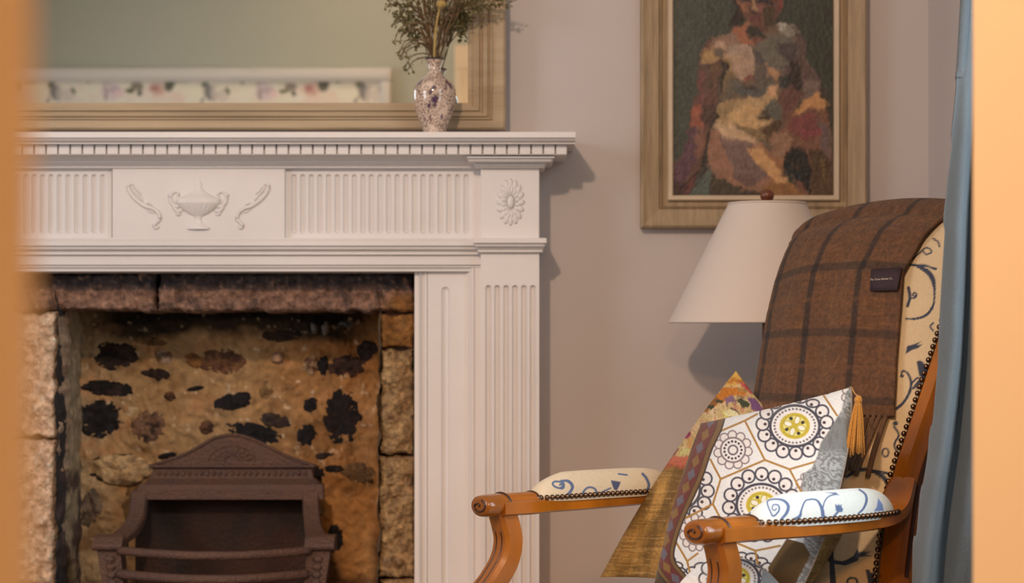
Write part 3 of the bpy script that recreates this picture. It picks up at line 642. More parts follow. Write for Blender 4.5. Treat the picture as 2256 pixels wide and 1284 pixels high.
for ang, y, r in [(215, 176, 7), (222, 168, 6), (268, 188, 5), (262, 197, 4), (272, 214, 9), (276, 208, 7), (256, 226, 5), (272, 224, 5), (318, 172, 7), (325, 180, 6), (306, 184, 4), (232, 252, 4), (30, 200, 7), (80, 220, 8), (140, 190, 7), (300, 250, 4), (340, 230, 5)]:
    for k in range(4):
        p.ell(ang+random.uniform(-3, 3), y+random.uniform(-4, 4), r*.8, r*.7, (66, 44, 100) if k % 2 else (92, 84, 96))
p.put(np.clip((p.P[:, 1] < 119.5)*1.0, 0, 1)*0, (10, 10, 20))
MB().grid(G, p.out((1, 1, 1)), cu=True).build('body', 'vase', VS, smooth=True, fix=False)
t = np.linspace(0, 2*PI, 49); MB().tube([(vc[0]+20*sv*math.cos(k), yv+20*sv*math.sin(k), vc[2]+(288.5-118.5)*sv) for k in t], .0017, 8, 0, cap=False).build('rim', 'navy', VS, smooth=True)
def Z2(x, y, dy=0): return W(840+x/4.28, y/4.28, yv+dy)
mouth = Z2(505, 560)
def leaf(mb, c, d, L, wd, rng):
    d = np.array(d, float); d /= np.linalg.norm(d)+1e-9; s_ = np.cross(d, rng.normal(size=3)); s_ /= np.linalg.norm(s_)+1e-9; n_ = np.cross(d, s_)
    c = np.array(c); t = [0, .3, .7, 1]; wv = [.15, 1, .8, .05]; v = []
    for a, b in zip(t, wv):
        v += [c+d*L*a+s_*wd*b+n_*L*.12*math.sin(a*PI), c+d*L*a-s_*wd*b+n_*L*.12*math.sin(a*PI)-n_*wd*.3]
    mb.add(v, [(0, 2, 3, 1), (2, 4, 5, 3), (4, 6, 7, 5)])
def sprig(name, paths, label, cat, seed, leafm='leaf', stemm='stem', leafden=40, L=.008, r=.0009, dens_from=.35, buds=False, group=None, spread=.012):
    rng = np.random.default_rng(seed); root = E(name, tuple(mouth), label, cat, group)
    mb = MB(); lf = MB()
    for pts in paths:
        c = cr([Z2(*q) for q in pts], 6); mb.tube(c, [r*1.3, r*.6], 5, 0)
        n = int(leafden*len(pts)/4)
        for i in range(n):
            k = rng.uniform(dens_from, 1)*(len(c)-1); i0 = int(k); i0 = min(i0, len(c)-2); pt = c[i0]+(c[i0+1]-c[i0])*(k-i0); d = c[i0+1]-c[i0]; d = d/np.linalg.norm(d)
            dd = d*.6+rng.normal(size=3)*.6; q = pt+rng.normal(size=3)*spread*.25
            q2 = pt+dd*spread*rng.uniform(.1, 1)
            if rng.uniform() < .5: mb.tube([pt, q2], r*.4, 4, 2)
            leaf(lf, q2, dd, L*rng.uniform(.5, 1.2), L*.26*rng.uniform(.6, 1.3), rng)
        if buds:
            for k in range(3): lf.ell(c[-1]+rng.normal(size=3)*.0015, (.0016, .0016, .0022), 6, 4)
    mb.build('stem', stemm, root, smooth=True)
    if lf.v: tag(lf.build('leaves', leafm, root, fix=False), kind='stuff')
    return root
m0 = (500, 560)
sprig('dried_sprig', [[(480, 530, 0), (470, 420, -.01), (350, 372, -.02), (240, 382, -.03), (195, 440, -.03), (162, 520, -.03)], [(478, 500, 0), (400, 412, -.02), (300, 412, -.03), (225, 462, -.03), (248, 545, -.03)], [(475, 480, 0), (440, 250, -.01), (300, 222, -.03), (180, 262, -.035), (150, 320, -.035), (122, 395, -.035)],
    [(470, 470, 0), (380, 282, -.02), (260, 290, -.03), (192, 332, -.03), (182, 400, -.03)], [(475, 500, 0), (400, 330, -.01), (370, 250, -.01), (385, 330, -.02), (412, 405, -.02)], [(400, 330, -.01), (280, 250, -.02), (272, 330, -.02)], [(195, 440, -.03), (215, 490, -.03), (180, 530, -.03)]],
    'drooping dried sprig with thin curling tendrils hanging left of the vase', 'dried plant', 3, leafden=5, L=.006, r=.0012, buds=True)
sprig('leafy_sprig', [[(485, 540, 0), (430, 230, 0), (320, 90, -.01), (180, 40, -.02), (60, 70, -.03)], [(485, 540, 0), (430, 230, 0), (300, 120, 0), (220, 110, -.02), (180, 150, -.02)], [(470, 400, 0), (380, 180, 0), (280, 150, -.01), (230, 200, -.02)], [(430, 230, 0), (330, 30, 0), (240, -60, 0)], [(420, 200, 0), (250, 20, 0), (140, -40, 0)], [(440, 260, 0), (330, 200, 0), (300, 240, -.02)]],
    'olive leafy sprig arching to the upper left of the vase', 'dried plant', 5, leafden=36, L=.0095, dens_from=.48, spread=.014)
gB = 'dried twigs upright in the vase'
for i, (tx, kx) in enumerate([(395, 440), (440, 455), (485, 480), (560, 545), (610, 560), (650, 590), (700, 600), (520, 510)]):
    sprig('dried_twig', [[(500+(i-4)*5, 560, .004*(i % 3-1)), (kx, 330, .01*(i % 3-1)), (tx, 60, .014*(i % 3-1)), (tx+(tx-520)*.4, -260, .02*(i % 3-1))], [(kx, 330, 0), (tx+30, 120, -.01), (tx+10, -60, -.01)], [(kx, 300, 0), (tx-25, 130, .01), (tx-50, -60, .01)]],
        'thin brown dried twig standing upright among the others in the vase', 'dried plant', 20+i, 'leaf_red' if i % 3 == 0 else 'leaf', leafden=16, L=.007, dens_from=.5, spread=.014, group=gB)
sprig('feathery_sprig', [[(545, 560, 0), (620, 300, 0), (720, 110, 0), (860, 40, -.01), (1030, 50, -.01), (1195, 40, -.01)], [(720, 110, 0), (850, 90, 0), (930, 90, 0)], [(700, 150, 0), (830, 10, 0), (980, -10, 0), (1100, 0, -.01)], [(640, 250, 0), (700, 120, 0), (800, 30, 0), (860, -80, 0)]],
    'long russet and olive feathery sprig reaching right across the mirror frame', 'dried plant', 40, 'leaf', leafden=80, L=.008, dens_from=.38, spread=.011)
sprig('dark_leaf_sprig', [[(550, 560, .01), (610, 380, .02), (640, 220, .03), (700, 100, .03), (760, -40, .03)], [(620, 330, .02), (700, 260, .03), (780, 200, .03)], [(630, 260, .03), (720, 180, .035), (800, 120, .03)]],
    'dark green leafy stem leaning right close to the mirror glass', 'dried plant', 44, 'leaf', leafden=70, L=.012, dens_from=.4, spread=.014)
YS = E('yellow_flower_stem', tuple(mouth), 'thick pale yellow stem with a round yellow flower head, in the middle of the vase', 'dried flower')
MB().tube([Z2(500, 560, -.006), Z2(503, 420, -.010), Z2(520, 230, -.014), Z2(550, 80, -.018)], [.0028, .0026, .0022, .0018], 8).build('stem', 'stem_yellow', YS, smooth=True)
mb = MB(); rng = np.random.default_rng(4); fc = np.array(Z2(568, 42, -.018)); mb.ell(fc, (.0085, .0085, .0065), 12, 8)
for k in range(60):
    d = rng.normal(size=3); d /= np.linalg.norm(d); d[2] *= .8; mb.ell(fc+d*.0085, (.0022, .0022, .0022), 5, 4)
mb.build('flower_head', 'stem_yellow', YS, smooth=True)

# ------------------------------------------------------------------ framed painting
yp = -.012
PT = E('framed_painting', (wx(1656, yp), -.005, wz(200, yp)), 'framed oil painting of a seated figure hanging on the wall above the lamp', 'painting')
FP = [(0, 0), (0, -.020), (.05, -.024), (.10, -.024), (.13, -.018), (.30, -.018), (.33, -.022), (.36, -.026), (.40, -.022), (.44, -.026), (.80, -.030), (.93, -.034), (1, -.030), (1, 0)]
mframe(1480, 1834, -180, 433, 70, -.001, PT, 'frame_paint', [(f, d) for f, d in FP], 'frame_moulding')
SL = [(0, -.018), (0, -.027), (.25, -.031), (.8, -.031), (1, -.026), (1, -.018)]
mframe(1481, 1833, -178, 432, 12, -.001, PT, 'frame_slip', SL, 'frame_slip')
GXX, GYY = np.meshgrid(np.linspace(1478, 1836, 270), np.concatenate([np.linspace(-182, 0, 50), np.linspace(1.5, 435, 320)]))
p = Paint(np.stack([(GXX-1380)*2.47, GYY*2.47], -1), (52, 55, 46))
x_, y_ = p.P[:, 0], p.P[:, 1]
p.put(np.clip((700-x_)/450, 0, 1), (66, 66, 58)); p.put(np.clip((x_-700)/500, 0, 1), (50, 47, 33)); p.put(np.clip((fbm(x_/90, y_/120, 3)-.5)*5, 0, 1), (52, 58, 42), .5)
p.warp(26, 1/42., 8); p.PW = p.PW+8*np.stack([fbm(x_/11, y_/11, 91)-.5, fbm(x_/11, y_/11, 92)-.5], -1)
Q = lambda pts, c, soft=9, op=1: p.poly(pts, c, soft, op)
Q([(400, 940), (470, 920), (465, 1080), (340, 1080)], (76, 84, 76))
Q([(905, 160), (1000, 330), (1060, 430), (1118, 560), (1130, 1080), (1000, 1080), (900, 560), (960, 400)], (58, 44, 32))
Q([(470, 1000), (460, 760), (500, 600), (520, 330), (470, 210), (590, 160), (650, 120), (800, 110), (850, 130), (930, 150), (965, 230), (985, 340), (960, 460), (930, 560), (900, 640), (830, 780), (900, 1080), (470, 1080)], (108, 82, 62))
Q([(470, 205), (540, 250), (525, 340), (505, 440), (490, 600), (450, 720), (410, 900), (340, 1050), (240, 1080), (240, 900), (315, 835), (345, 700), (355, 590), (400, 500), (392, 380), (410, 290)], (98, 58, 44))
Q([(480, 620), (520, 560), (510, 350), (535, 330), (560, 380), (520, 520), (500, 640), (450, 780), (430, 900), (405, 880), (440, 740)], (40, 28, 22))
Q([(575, -60), (640, -120), (780, -130), (860, -60), (850, 60), (825, 70), (825, 118), (800, 120), (800, 20), (640, 20), (640, 90), (620, 135), (572, 155), (590, 60)], (38, 25, 22))
Q([(600, -60), (850, -60), (845, 50), (810, 110), (760, 165), (690, 150), (645, 95), (608, 35)], (98, 56, 42)); Q([(606, -30), (665, -30), (655, 65), (618, 42)], (146, 84, 52)); Q([(678, -30), (702, -30), (708, 52), (680, 56)], (158, 112, 74)); Q([(618, -18), (672, -10), (668, 6), (622, 4)], (34, 24, 30)); Q([(718, -12), (790, -12), (792, 12), (722, 6)], (38, 28, 38))
Q([(720, 10), (760, 20), (740, 60), (712, 50)], (120, 68, 56)); Q([(745, 40), (815, 20), (815, 110), (770, 140)], (68, 48, 30)); Q([(822, -20), (852, -20), (850, 30), (826, 45)], (128, 48, 36)); Q([(668, 92), (722, 84), (738, 100), (692, 112)], (92, 36, 40)); Q([(675, 60), (715, 62), (712, 74), (680, 72)], (40, 26, 24))
Q([(596, 155), (662, 112), (665, 200), (705, 240), (628, 242), (586, 205)], (156, 84, 48)); Q([(654, 140), (745, 150), (765, 208), (700, 212), (655, 195)], (48, 40, 30)); Q([(686, 208), (745, 210), (732, 240), (700, 246)], (116, 56, 42))
Q([(470, 215), (590, 170), (620, 240), (560, 260), (540, 300), (480, 300)], (138, 98, 80)); Q([(425, 280), (500, 240), (545, 262), (500, 330), (430, 368), (412, 310)], (158, 116, 64)); Q([(490, 228), (535, 232), (532, 268), (500, 264)], (182, 138, 112)); Q([(485, 262), (535, 268), (530, 315), (490, 300)], (98, 80, 68))
Q([(398, 350), (522, 330), (505, 450), (405, 520)], (88, 58, 50)); Q([(470, 340), (520, 340), (500, 460), (470, 480)], (96, 62, 40)); Q([(395, 400), (430, 400), (420, 560), (395, 560)], (108, 56, 52)); Q([(358, 585), (412, 565), (435, 640), (410, 710), (350, 700)], (148, 68, 44)); Q([(415, 560), (490, 560), (470, 690), (420, 690)], (78, 48, 40)); Q([(350, 700), (400, 690), (430, 740), (400, 850), (380, 860)], (128, 76, 58)); Q([(316, 830), (346, 700), (375, 700), (380, 860), (330, 970), (245, 1000), (245, 925)], (90, 52, 66)); Q([(245, 990), (330, 980), (405, 930), (350, 1045), (300, 1080), (245, 1080)], (62, 30, 32)); Q([(330, 1000), (380, 960), (360, 1030), (310, 1060)], (104, 44, 34))
Q([(552, 252), (655, 238), (695, 300), (702, 352), (640, 342), (556, 305)], (160, 126, 106)); Q([(540, 300), (640, 300), (690, 340), (600, 370), (560, 350)], (168, 126, 92)); Q([(570, 330), (665, 318), (712, 378), (692, 425), (620, 432), (562, 395)], (170, 130, 104)); Q([(530, 318), (575, 335), (590, 380), (560, 372)], (150, 112, 62)); Q([(640, 418), (706, 398), (694, 432), (650, 438)], (132, 62, 52)); Q([(522, 335), (562, 348), (560, 384), (518, 400)], (46, 34, 26)); Q([(540, 380), (600, 390), (590, 460), (530, 500)], (128, 96, 56)); Q([(560, 430), (640, 440), (600, 500), (540, 540)], (96, 82, 66))
Q([(700, 240), (830, 180), (905, 200), (935, 300), (905, 380), (830, 405), (760, 350), (705, 300)], (98, 88, 76)); Q([(690, 270), (740, 280), (745, 350), (700, 350)], (80, 68, 66)); Q([(835, 218), (945, 238), (945, 330), (885, 342), (830, 282)], (70, 57, 58)); Q([(828, 128), (900, 140), (948, 175), (895, 205), (850, 168)], (130, 118, 106)); Q([(830, 128), (870, 134), (865, 150), (838, 146)], (168, 156, 142)); Q([(768, 368), (822, 376), (838, 420), (800, 442), (758, 402)], (172, 120, 78)); Q([(826, 420), (912, 400), (955, 462), (882, 492), (828, 472)], (44, 44, 44)); Q([(740, 330), (765, 325), (780, 350), (756, 352)], (150, 118, 90)); Q([(850, 370), (900, 360), (905, 400), (860, 405)], (84, 56, 62))
Q([(925, 155), (965, 200), (992, 320), (1032, 380), (1052, 440), (1045, 495), (962, 482), (932, 400), (905, 335), (945, 300)], (88, 62, 56)); Q([(900, 330), (945, 325), (965, 440), (925, 505), (880, 462)], (46, 32, 28)); Q([(980, 428), (1052, 436), (1055, 505), (965, 565), (948, 505)], (110, 84, 76))
Q([(600, 455), (700, 470), (795, 448), (765, 522), (680, 528), (598, 505)], (86, 80, 76)); Q([(640, 452), (722, 455), (712, 480), (662, 482)], (66, 50, 46)); Q([(700, 360), (760, 370), (800, 440), (740, 470), (700, 440)], (92, 76, 66))
Q([(505, 565), (560, 540), (640, 530), (740, 530), (790, 468), (822, 462), (822, 545), (765, 580), (745, 640), (800, 645), (772, 682), (700, 662), (600, 690), (500, 680)], (176, 134, 84)); Q([(510, 560), (600, 545), (580, 640), (500, 650)], (150, 116, 68)); Q([(560, 622), (640, 578), (735, 578), (722, 640), (762, 682), (690, 702), (600, 682)], (196, 146, 88)); Q([(770, 470), (815, 465), (815, 530), (780, 530)], (190, 134, 92)); Q([(756, 560), (832, 540), (865, 640), (805, 652), (750, 612)], (88, 82, 70)); Q([(735, 588), (772, 588), (772, 626), (740, 622)], (72, 56, 40)); Q([(722, 632), (792, 630), (772, 652), (734, 650)], (32, 18, 12)); Q([(828, 505), (900, 462), (962, 502), (905, 645), (850, 655)], (102, 58, 46)); Q([(590, 680), (690, 690), (775, 700), (760, 765), (700, 765), (640, 722)], (132, 100, 60)); Q([(740, 700), (800, 660), (860, 660), (800, 740), (770, 780)], (82, 54, 24))
Q([(905, 620), (985, 552), (1075, 556), (1105, 600), (1122, 760), (1122, 1080), (960, 1080), (880, 900), (778, 790), (820, 720)], (116, 68, 46)); Q([(905, 625), (960, 565), (1040, 495), (1100, 570), (1082, 606), (1000, 592), (940, 625)], (182, 120, 58)); Q([(895, 645), (1040, 618), (1065, 700), (960, 765), (885, 705)], (118, 50, 46)); Q([(960, 700), (1060, 690), (1050, 730), (970, 750)], (130, 48, 52)); Q([(1040, 640), (1112, 700), (1112, 880), (1068, 800)], (98, 72, 70)); Q([(776, 745), (880, 700), (895, 800), (850, 872), (785, 835)], (142, 96, 70)); Q([(855, 862), (905, 805), (985, 815), (1015, 940), (1000, 1080), (960, 985), (850, 892)], (26, 24, 20)); Q([(845, 886), (905, 905), (975, 972), (928, 976)], (16, 26, 32)); Q([(1005, 800), (1080, 820), (1122, 900), (1122, 1080), (1010, 1080)], (78, 50, 24)); Q([(1060, 860), (1085, 870), (1090, 980), (1070, 960)], (112, 78, 34)); Q([(900, 880), (950, 900), (940, 930), (900, 910)], (60, 40, 20))
Q([(468, 700), (560, 722), (700, 770), (790, 850), (850, 960), (905, 1080), (620, 1060), (520, 960), (440, 905), (450, 780)], (146, 94, 68)); Q([(505, 735), (640, 738), (712, 860), (782, 960), (700, 1002), (600, 992), (555, 870)], (116, 84, 78)); Q([(520, 730), (640, 745), (690, 800), (600, 800)], (126, 92, 84)); Q([(478, 685), (560, 678), (700, 752), (725, 795), (640, 752), (520, 732)], (192, 148, 108)); Q([(648, 808), (730, 798), (822, 888), (872, 968), (902, 1022), (850, 1012), (780, 960), (705, 882)], (196, 136, 74)); Q([(770, 985), (900, 985), (965, 1062), (850, 1080), (755, 1066)], (140, 86, 30)); Q([(700, 770), (800, 850), (860, 870), (870, 960), (800, 880)], (150, 90, 46)); Q([(466, 945), (520, 965), (640, 1035), (770, 1050), (770, 1080), (462, 1080)], (64, 50, 34)); Q([(590, 960), (720, 960), (700, 1020), (620, 1010)], (104, 70, 66))
Q([(400, 880), (445, 910), (420, 960), (350, 1040), (400, 960)], (44, 34, 28))
p.C *= .93*(1+.55*(fbm(x_/38, y_/38, 71)-.5)+.45*(fbm(x_/9, y_/30, 77)-.5)+.3*(fbm(x_/34, y_/14, 79)-.5))[:, None]
g_ = p.C.mean(1, keepdims=True); p.C = p.C*.78+g_*.22*np.array([1.05, 1, .9]); paint_out = p.out((.80, .73, .72))
MB().grid(np.stack([wx(GXX, yp-.018), GXX*0+yp-.012, wz(GYY, yp-.018)], -1), paint_out).build('canvas', 'attr_paint', PT, fix=False)
MB().box(wx(1470, 0), wx(1845, 0), -.021, -.002, wz(440, 0), wz(-190, 0)).build('stretcher', 'frame_paint', PT)

# ------------------------------------------------------------------ lamp
yl = -.24; lx = wx(1690, yl); sl = (4+yl)/FPX
LP = E('lamp', (lx, yl, 0), 'lamp with a plain white cone shade and dark wooden finial, behind the armchair', 'lamp')
A = np.linspace(0, 2*PI, 96, endpoint=False)
zt, zb_ = wz(449, yl), wz(709, yl); rt, rb = 85*sl, 217*sl
def ringpts(r, z): return [(lx+r*math.cos(a), yl+r*math.sin(a), z) for a in A]
MB().grid(np.array([ringpts(rb, zb_), ringpts((rb+rt)/2, (zb_+zt)/2), ringpts(rt, zt), ringpts(rt-.002, zt), ringpts((rb+rt)/2-.002, (zb_+zt)/2), ringpts(rb-.002, zb_), ringpts(rb, zb_)]), cu=True).build('lamp_shade', 'shade', LP, smooth=True, angle=50)
for r, z in ((rb, zb_), (rt, zt)):
    MB().tube(ringpts(r, z)+[ringpts(r, z)[0]], .0022, 6, 0, cap=False).build('shade_binding', 'shade', LP, smooth=True)
mb = MB()
for k in range(3):
    a = k*2*PI/3+.5; mb.tube([(lx, yl, zt-.006), (lx+(rt-.003)*math.cos(a), yl+(rt-.003)*math.sin(a), zt-.004)], .0012, 5, 2)
mb.build('shade_carrier', 'nail', LP)
def lathe(cx, cy, prof, n=32):
    return np.array([[(cx+r*math.cos(a), cy+r*math.sin(a), z) for a in np.linspace(0, 2*PI, n, endpoint=False)] for z, r in prof])
fz0 = zt-.012
MB().grid(lathe(lx, yl, [(fz0, .004), (fz0+.010, .005), (fz0+.012, .010), (fz0+.015, .010), (fz0+.017, .007), (fz0+.021, .0115), (fz0+.028, .0135), (fz0+.034, .0115), (fz0+.038, .005), (fz0+.039, .0005)]), cu=True).build('finial', 'finial', LP, smooth=True)
MB().grid(lathe(lx, yl, [(0.001, .0005), (0.001, .115), (.018, .118), (.028, .100), (.034, .030), (.05, .016), (.30, .012), (.45, .018), (.50, .026), (.56, .018), (.60, .011), (zb_+.02, .009), (fz0, .006), (fz0, .0005)]), cu=True).build('lamp_column', 'finial', LP, smooth=True, angle=50)

# ------------------------------------------------------------------ curtain
CU = E('curtain', (.70, -1.2, 0), 'blue-grey linen curtain hanging in folds at the right beside the armchair', 'curtain')
zz = np.linspace(wz(-650, -1.2), .02, 150); uu = np.linspace(0, 1, 130); UU_, ZZ = np.meshgrid(uu, zz)
pyz = VY-(ZZ-EZ)*FPX/2.8
left = np.interp(pyz, [-600, 0, 150, 300, 480, 650, 800, 900, 1000, 1060, 1200, 1284, 1700], [2108, 2106, 2100, 2090, 2076, 2071, 2066, 2056, 2044, 2032, 2012, 2004, 1995])
XLft = (left-VX)*2.8/FPX
t_ = UU_+.02*np.sin(ZZ*5+UU_*9)
X_ = XLft+(XR-.012-XLft)*t_**.9
fold = .022*np.sin(t_*23+ZZ*1.3)+.014*np.sin(t_*41-ZZ*2.4+1)+.010*np.sin(t_*11+ZZ*6)
Y_ = -1.20-fold-.05*UU_+.012*(fbm(UU_*9, ZZ*5, 4)-.5)
X_ = np.minimum(X_, XR-.006)
cu = MB().grid(np.stack([X_, Y_, ZZ], -1)).build('curtain_cloth', 'curtain', CU, smooth=True)
so = cu.modifiers.new('s', 'SOLIDIFY'); so.thickness = .003
hx_ = np.stack([X_[:, :2].mean(1)+.0, Y_[:, 0]-.002, zz], -1)
h2 = hx_+np.array([.012, -.0008, 0]); hm = MB().grid(np.stack([hx_, h2], 1)).build('hem', 'curtain', CU, smooth=True)
hm.modifiers.new('s', 'SOLIDIFY').thickness = .0022
MB().tube([(XR-.10, -1.12, 2.24), (XR-.10, -2.06, 2.24)], .010, 10, 2).build('curtain_pole', 'finial', CU)

# ------------------------------------------------------------------ armchair
ca_, sa_ = .594, .805
def K(a, b, z): return np.array([-.027+ca_*a+sa_*b, -.88-sa_*a+ca_*b, z])
def KV(a, b, z): return np.stack([-.027+ca_*a+sa_*b, -.88-sa_*a+ca_*b, z+0*a], -1)
CH = E('armchair', tuple(K(.25, .2, 0)), 'honey wood open armchair upholstered in cream linen with slate blue scrolling vines', 'armchair')
ZB = [.30, .45, .54, .60, .678, .724, .771, .817, .92, 1.0, 1.06, 1.12]; BB = [.365, .370, .376, .386, .404, .425, .450, .472, .522, .560, .590, .622]
def bf(z): return np.interp(z, ZB, BB)
A0, A1 = .10, .450
def a0z(z): return np.interp(z, [.44, .72, .81, .88, .94, 1.0, 1.05, 1.10], [.12, .12, .115, .092, .070, .058, .062, .085])
def ztop(a):
    t = (a-.06)/(A1-.06); return 1.054+.036*np.sin(np.clip(t, 0, 1)*PI)**.5
VINE = (56, 59, 70)
def vines(p, IL_=(1, 1, 1)):
    def z6(*q): return [(1880+x/8.025, 560+y/8.025) for x, y in q]
    def z4(*q): return [(1450+x/2.79, 400+y/2.79) for x, y in q]
    def z7(*q): return [(1800+x/2.653, 800+y/2.653) for x, y in q]
    def z8(*q): return [(1640+x/5.26, 1040+y/5.26) for x, y in q]
    V = VINE
    p.line(z6((1010, 190), (1250, 200), (1460, 260)), 5, V); p.line(z6((1100, 190), (1300, 300), (1400, 430), (1435, 600)), [6, 11, 11, 6], V)
    p.line(z6((1435, 600), (1430, 800), (1390, 950), (1280, 1080), (1100, 1140), (930, 1140)), [5, 4, 6, 6, 5, 4], V)
    p.line(z6((975, 590), (1000, 760), (960, 910)), 7, V); p.line(z6((1010, 780), (1090, 765), (1118, 710), (1080, 680), (1050, 715), (1075, 735)), 4, V)
    p.line(z4((1560, 480), (1610, 435), (1650, 405), (1682, 430), (1650, 447), (1630, 430)), 3.5, V); p.line(z4((1690, 350), (1720, 370), (1730, 400)), 4, V)
    p.poly(z4((1520, 1060), (1530, 1010), (1570, 1000), (1620, 980), (1590, 1005), (1625, 1000), (1600, 1022), (1560, 1035)), V)
    p.poly(z4((1588, 1105), (1612, 1098), (1640, 1120), (1655, 1140), (1665, 1170), (1660, 1205), (1640, 1225), (1605, 1195)), V)
    p.line(z4((1640, 1210), (1600, 1230), (1570, 1270)), 5, V); p.line(z4((1590, 1250), (1612, 1235), (1618, 1262), (1595, 1262)), 3.5, V)
    p.line(z4((1690, 870), (1672, 890), (1690, 915)), 4, V)
    p.line(z7((490, 75), (500, 45), (530, 60), (550, 110), (540, 170), (505, 230), (465, 265)), [4, 4, 5, 6, 6, 6, 7], V); p.ell(*z7((497, 75))[0], 4, 4, V)
    p.line(z7((550, 120), (590, 85), (607, 115), (590, 145), (572, 130)), 4, V)
    p.ell(*z7((458, 352))[0], 6, 5, V); p.line(z7((450, 370), (478, 420), (452, 480), (492, 560)), 5, V); p.ell(*z7((400, 522))[0], 7, 9, V, w=4)
    p.line(z7((170, 665), (250, 622), (330, 632), (395, 675), (435, 760)), [6, 9, 9, 11, 9], V); p.line(z7((320, 625), (400, 640), (475, 685)), [4, 6, 6], V)
    p.line(z7((8, 990), (15, 1070), (60, 1140), (150, 1168), (225, 1140)), [8, 9, 9, 10, 14], V); p.poly(z7((200, 1150), (238, 1080), (245, 1105), (300, 1090), (270, 1105), (322, 1098), (285, 1118), (318, 1128), (260, 1130)), V)
    p.line(z7((40, 995), (80, 1060), (85, 1140), (95, 1300)), [9, 8, 10, 14], V); p.poly(z7((283, 1205), (305, 1205), (315, 1225), (335, 1222), (345, 1245), (360, 1290), (300, 1290)), V)
    p.ell(*z7((380, 1008))[0], 9, 8, V); p.ell(*z8((650, 1050))[0], 9, 15, V, .5); p.poly(z8((765, 1100), (815, 1060), (850, 1110), (850, 1140), (800, 1120)), V); p.poly(z8((575, 1150), (600, 1200), (640, 1284), (520, 1284)), V); p.ell(*z8((1250, 1270))[0], 11, 9, V, w=5)
FAB_IL = (.95, .78, .62)
def fabric(P3, dens=True):
    p = Paint(proj(P3), (216, 178, 130)); vines(p); p.mottle(.10, 1/3., 3); return p.out(FAB_IL)
# back pad
na, nb = 230, 330
tt_ = np.linspace(0, 1, na); vv = np.linspace(0, 1, nb); TT, VV = np.meshgrid(tt_, vv); aa = .06+(A1-.06)*tt_
zap = .44+(1.08-.44)*VV; AA = a0z(zap)+(A1-a0z(zap))*TT; ZZb = .44+(ztop(AA)-.44)*VV; tA = TT
bul = (1-np.abs(2*tA-1)**3)*np.clip(np.minimum(VV/.12, (1-VV)/.06), 0, 1)**.5
P3 = KV(AA, bf(ZZb)-.032*bul, ZZb)
back = MB().grid(P3, fabric(P3)); back.build('backrest', 'attr_fabric', CH, smooth=True, fix=False)
# outer back (rear panel + rolled top)
mb = MB(); V2 = np.linspace(0, 1, 40); TT2, VV2 = np.meshgrid(np.linspace(0, 1, 40), V2); AA2 = a0z(.36+.7*VV2)+(A1-a0z(.36+.7*VV2))*TT2
Z2_ = .36+(ztop(AA2)-.012-.36)*VV2; mb.grid(KV(AA2, bf(Z2_)+.058, Z2_))
ft_ = []
for s_ in np.linspace(0, PI, 9): ft_.append(KV(aa[::6], bf(ztop(aa[::6]))+.029-.029*math.cos(s_), ztop(aa[::6])+.016*math.sin(s_)-.004))
mb.grid(np.array(ft_)); 
for a in (0, 1):
    z_ = np.linspace(.40, float(ztop(np.array(.07 if a == 0 else A1))), 40); a = A1 if a else a0z(z_); mb.grid(np.stack([K(0, 0, 0)*0+KV(a+0*z_, bf(z_)-.004, z_), KV(a+0*z_, bf(z_)+.058, z_)]))
mb.build('outer_back', 'grey_back', CH, smooth=True, angle=40)
RS = rect(1, 1)
def ksweep(pts, r, sect, name, m='wood', smooth=6, up=(0, 0, 1), parent=CH):
    return MB().tube([K(*q) for q in pts], r, sect=sect, smooth=smooth, up=up).build(name, m, parent, smooth=True, angle=35)
for a, s_ in ((.112, -1), (A1+.012, 1)):
    pts = [(a if s_ > 0 else float(a0z(z))+.012, bf(z)+.030, z) for z in (.30, .45, .54, .62, .68, .74, .80, .88, .96, 1.03, 1.055)]
    ksweep(pts, [.024]*9+[.02, .012], [(x*.62, y*1.25) for x, y in RS], 'stile', up=tuple(K(0, -1, 0)-K(0, 0, 0)))
    ksweep([(a, .40, .44), (a, .415, .30), (a, .45, .15), (a, .50, .002)], [.024, .022, .018, .015], RS, 'rear_leg', up=tuple(K(1, 0, 0)-K(0, 0, 0)))
ksweep([(.078, bf(1.03)+.03, 1.03), (.11, bf(1.05)+.03, 1.06), (.17, bf(1.06)+.032, 1.073), (.25, bf(1.07)+.034, 1.076), (.35, bf(1.06)+.032, 1.073), (A1-.04, bf(1.05)+.03, 1.055), (A1+.010, bf(1.03)+.03, 1.03)], .012, RS, 'top_rail')
ksweep([(A1+.0275, bf(z)+.030, z) for z in (.54, .62, .68, .74, .80, .88, .96, 1.02)], .0022, [(math.cos(t)*.6, math.sin(t)*2) for t in np.linspace(0, 2*PI, 8, endpoint=False)], 'groove_shade_line', 'groove_shade')  # dark strip laid on the stile as groove shade, no groove is cut
ksweep([(A1+.004, bf(z)+.001, z) for z in (.54, .62, .68, .74, .80, .88, .96, 1.02)], .0018, [(math.cos(t)*2, math.sin(t)*.8) for t in np.linspace(0, 2*PI, 8, endpoint=False)], 'groove_shade_line', 'groove_shade')
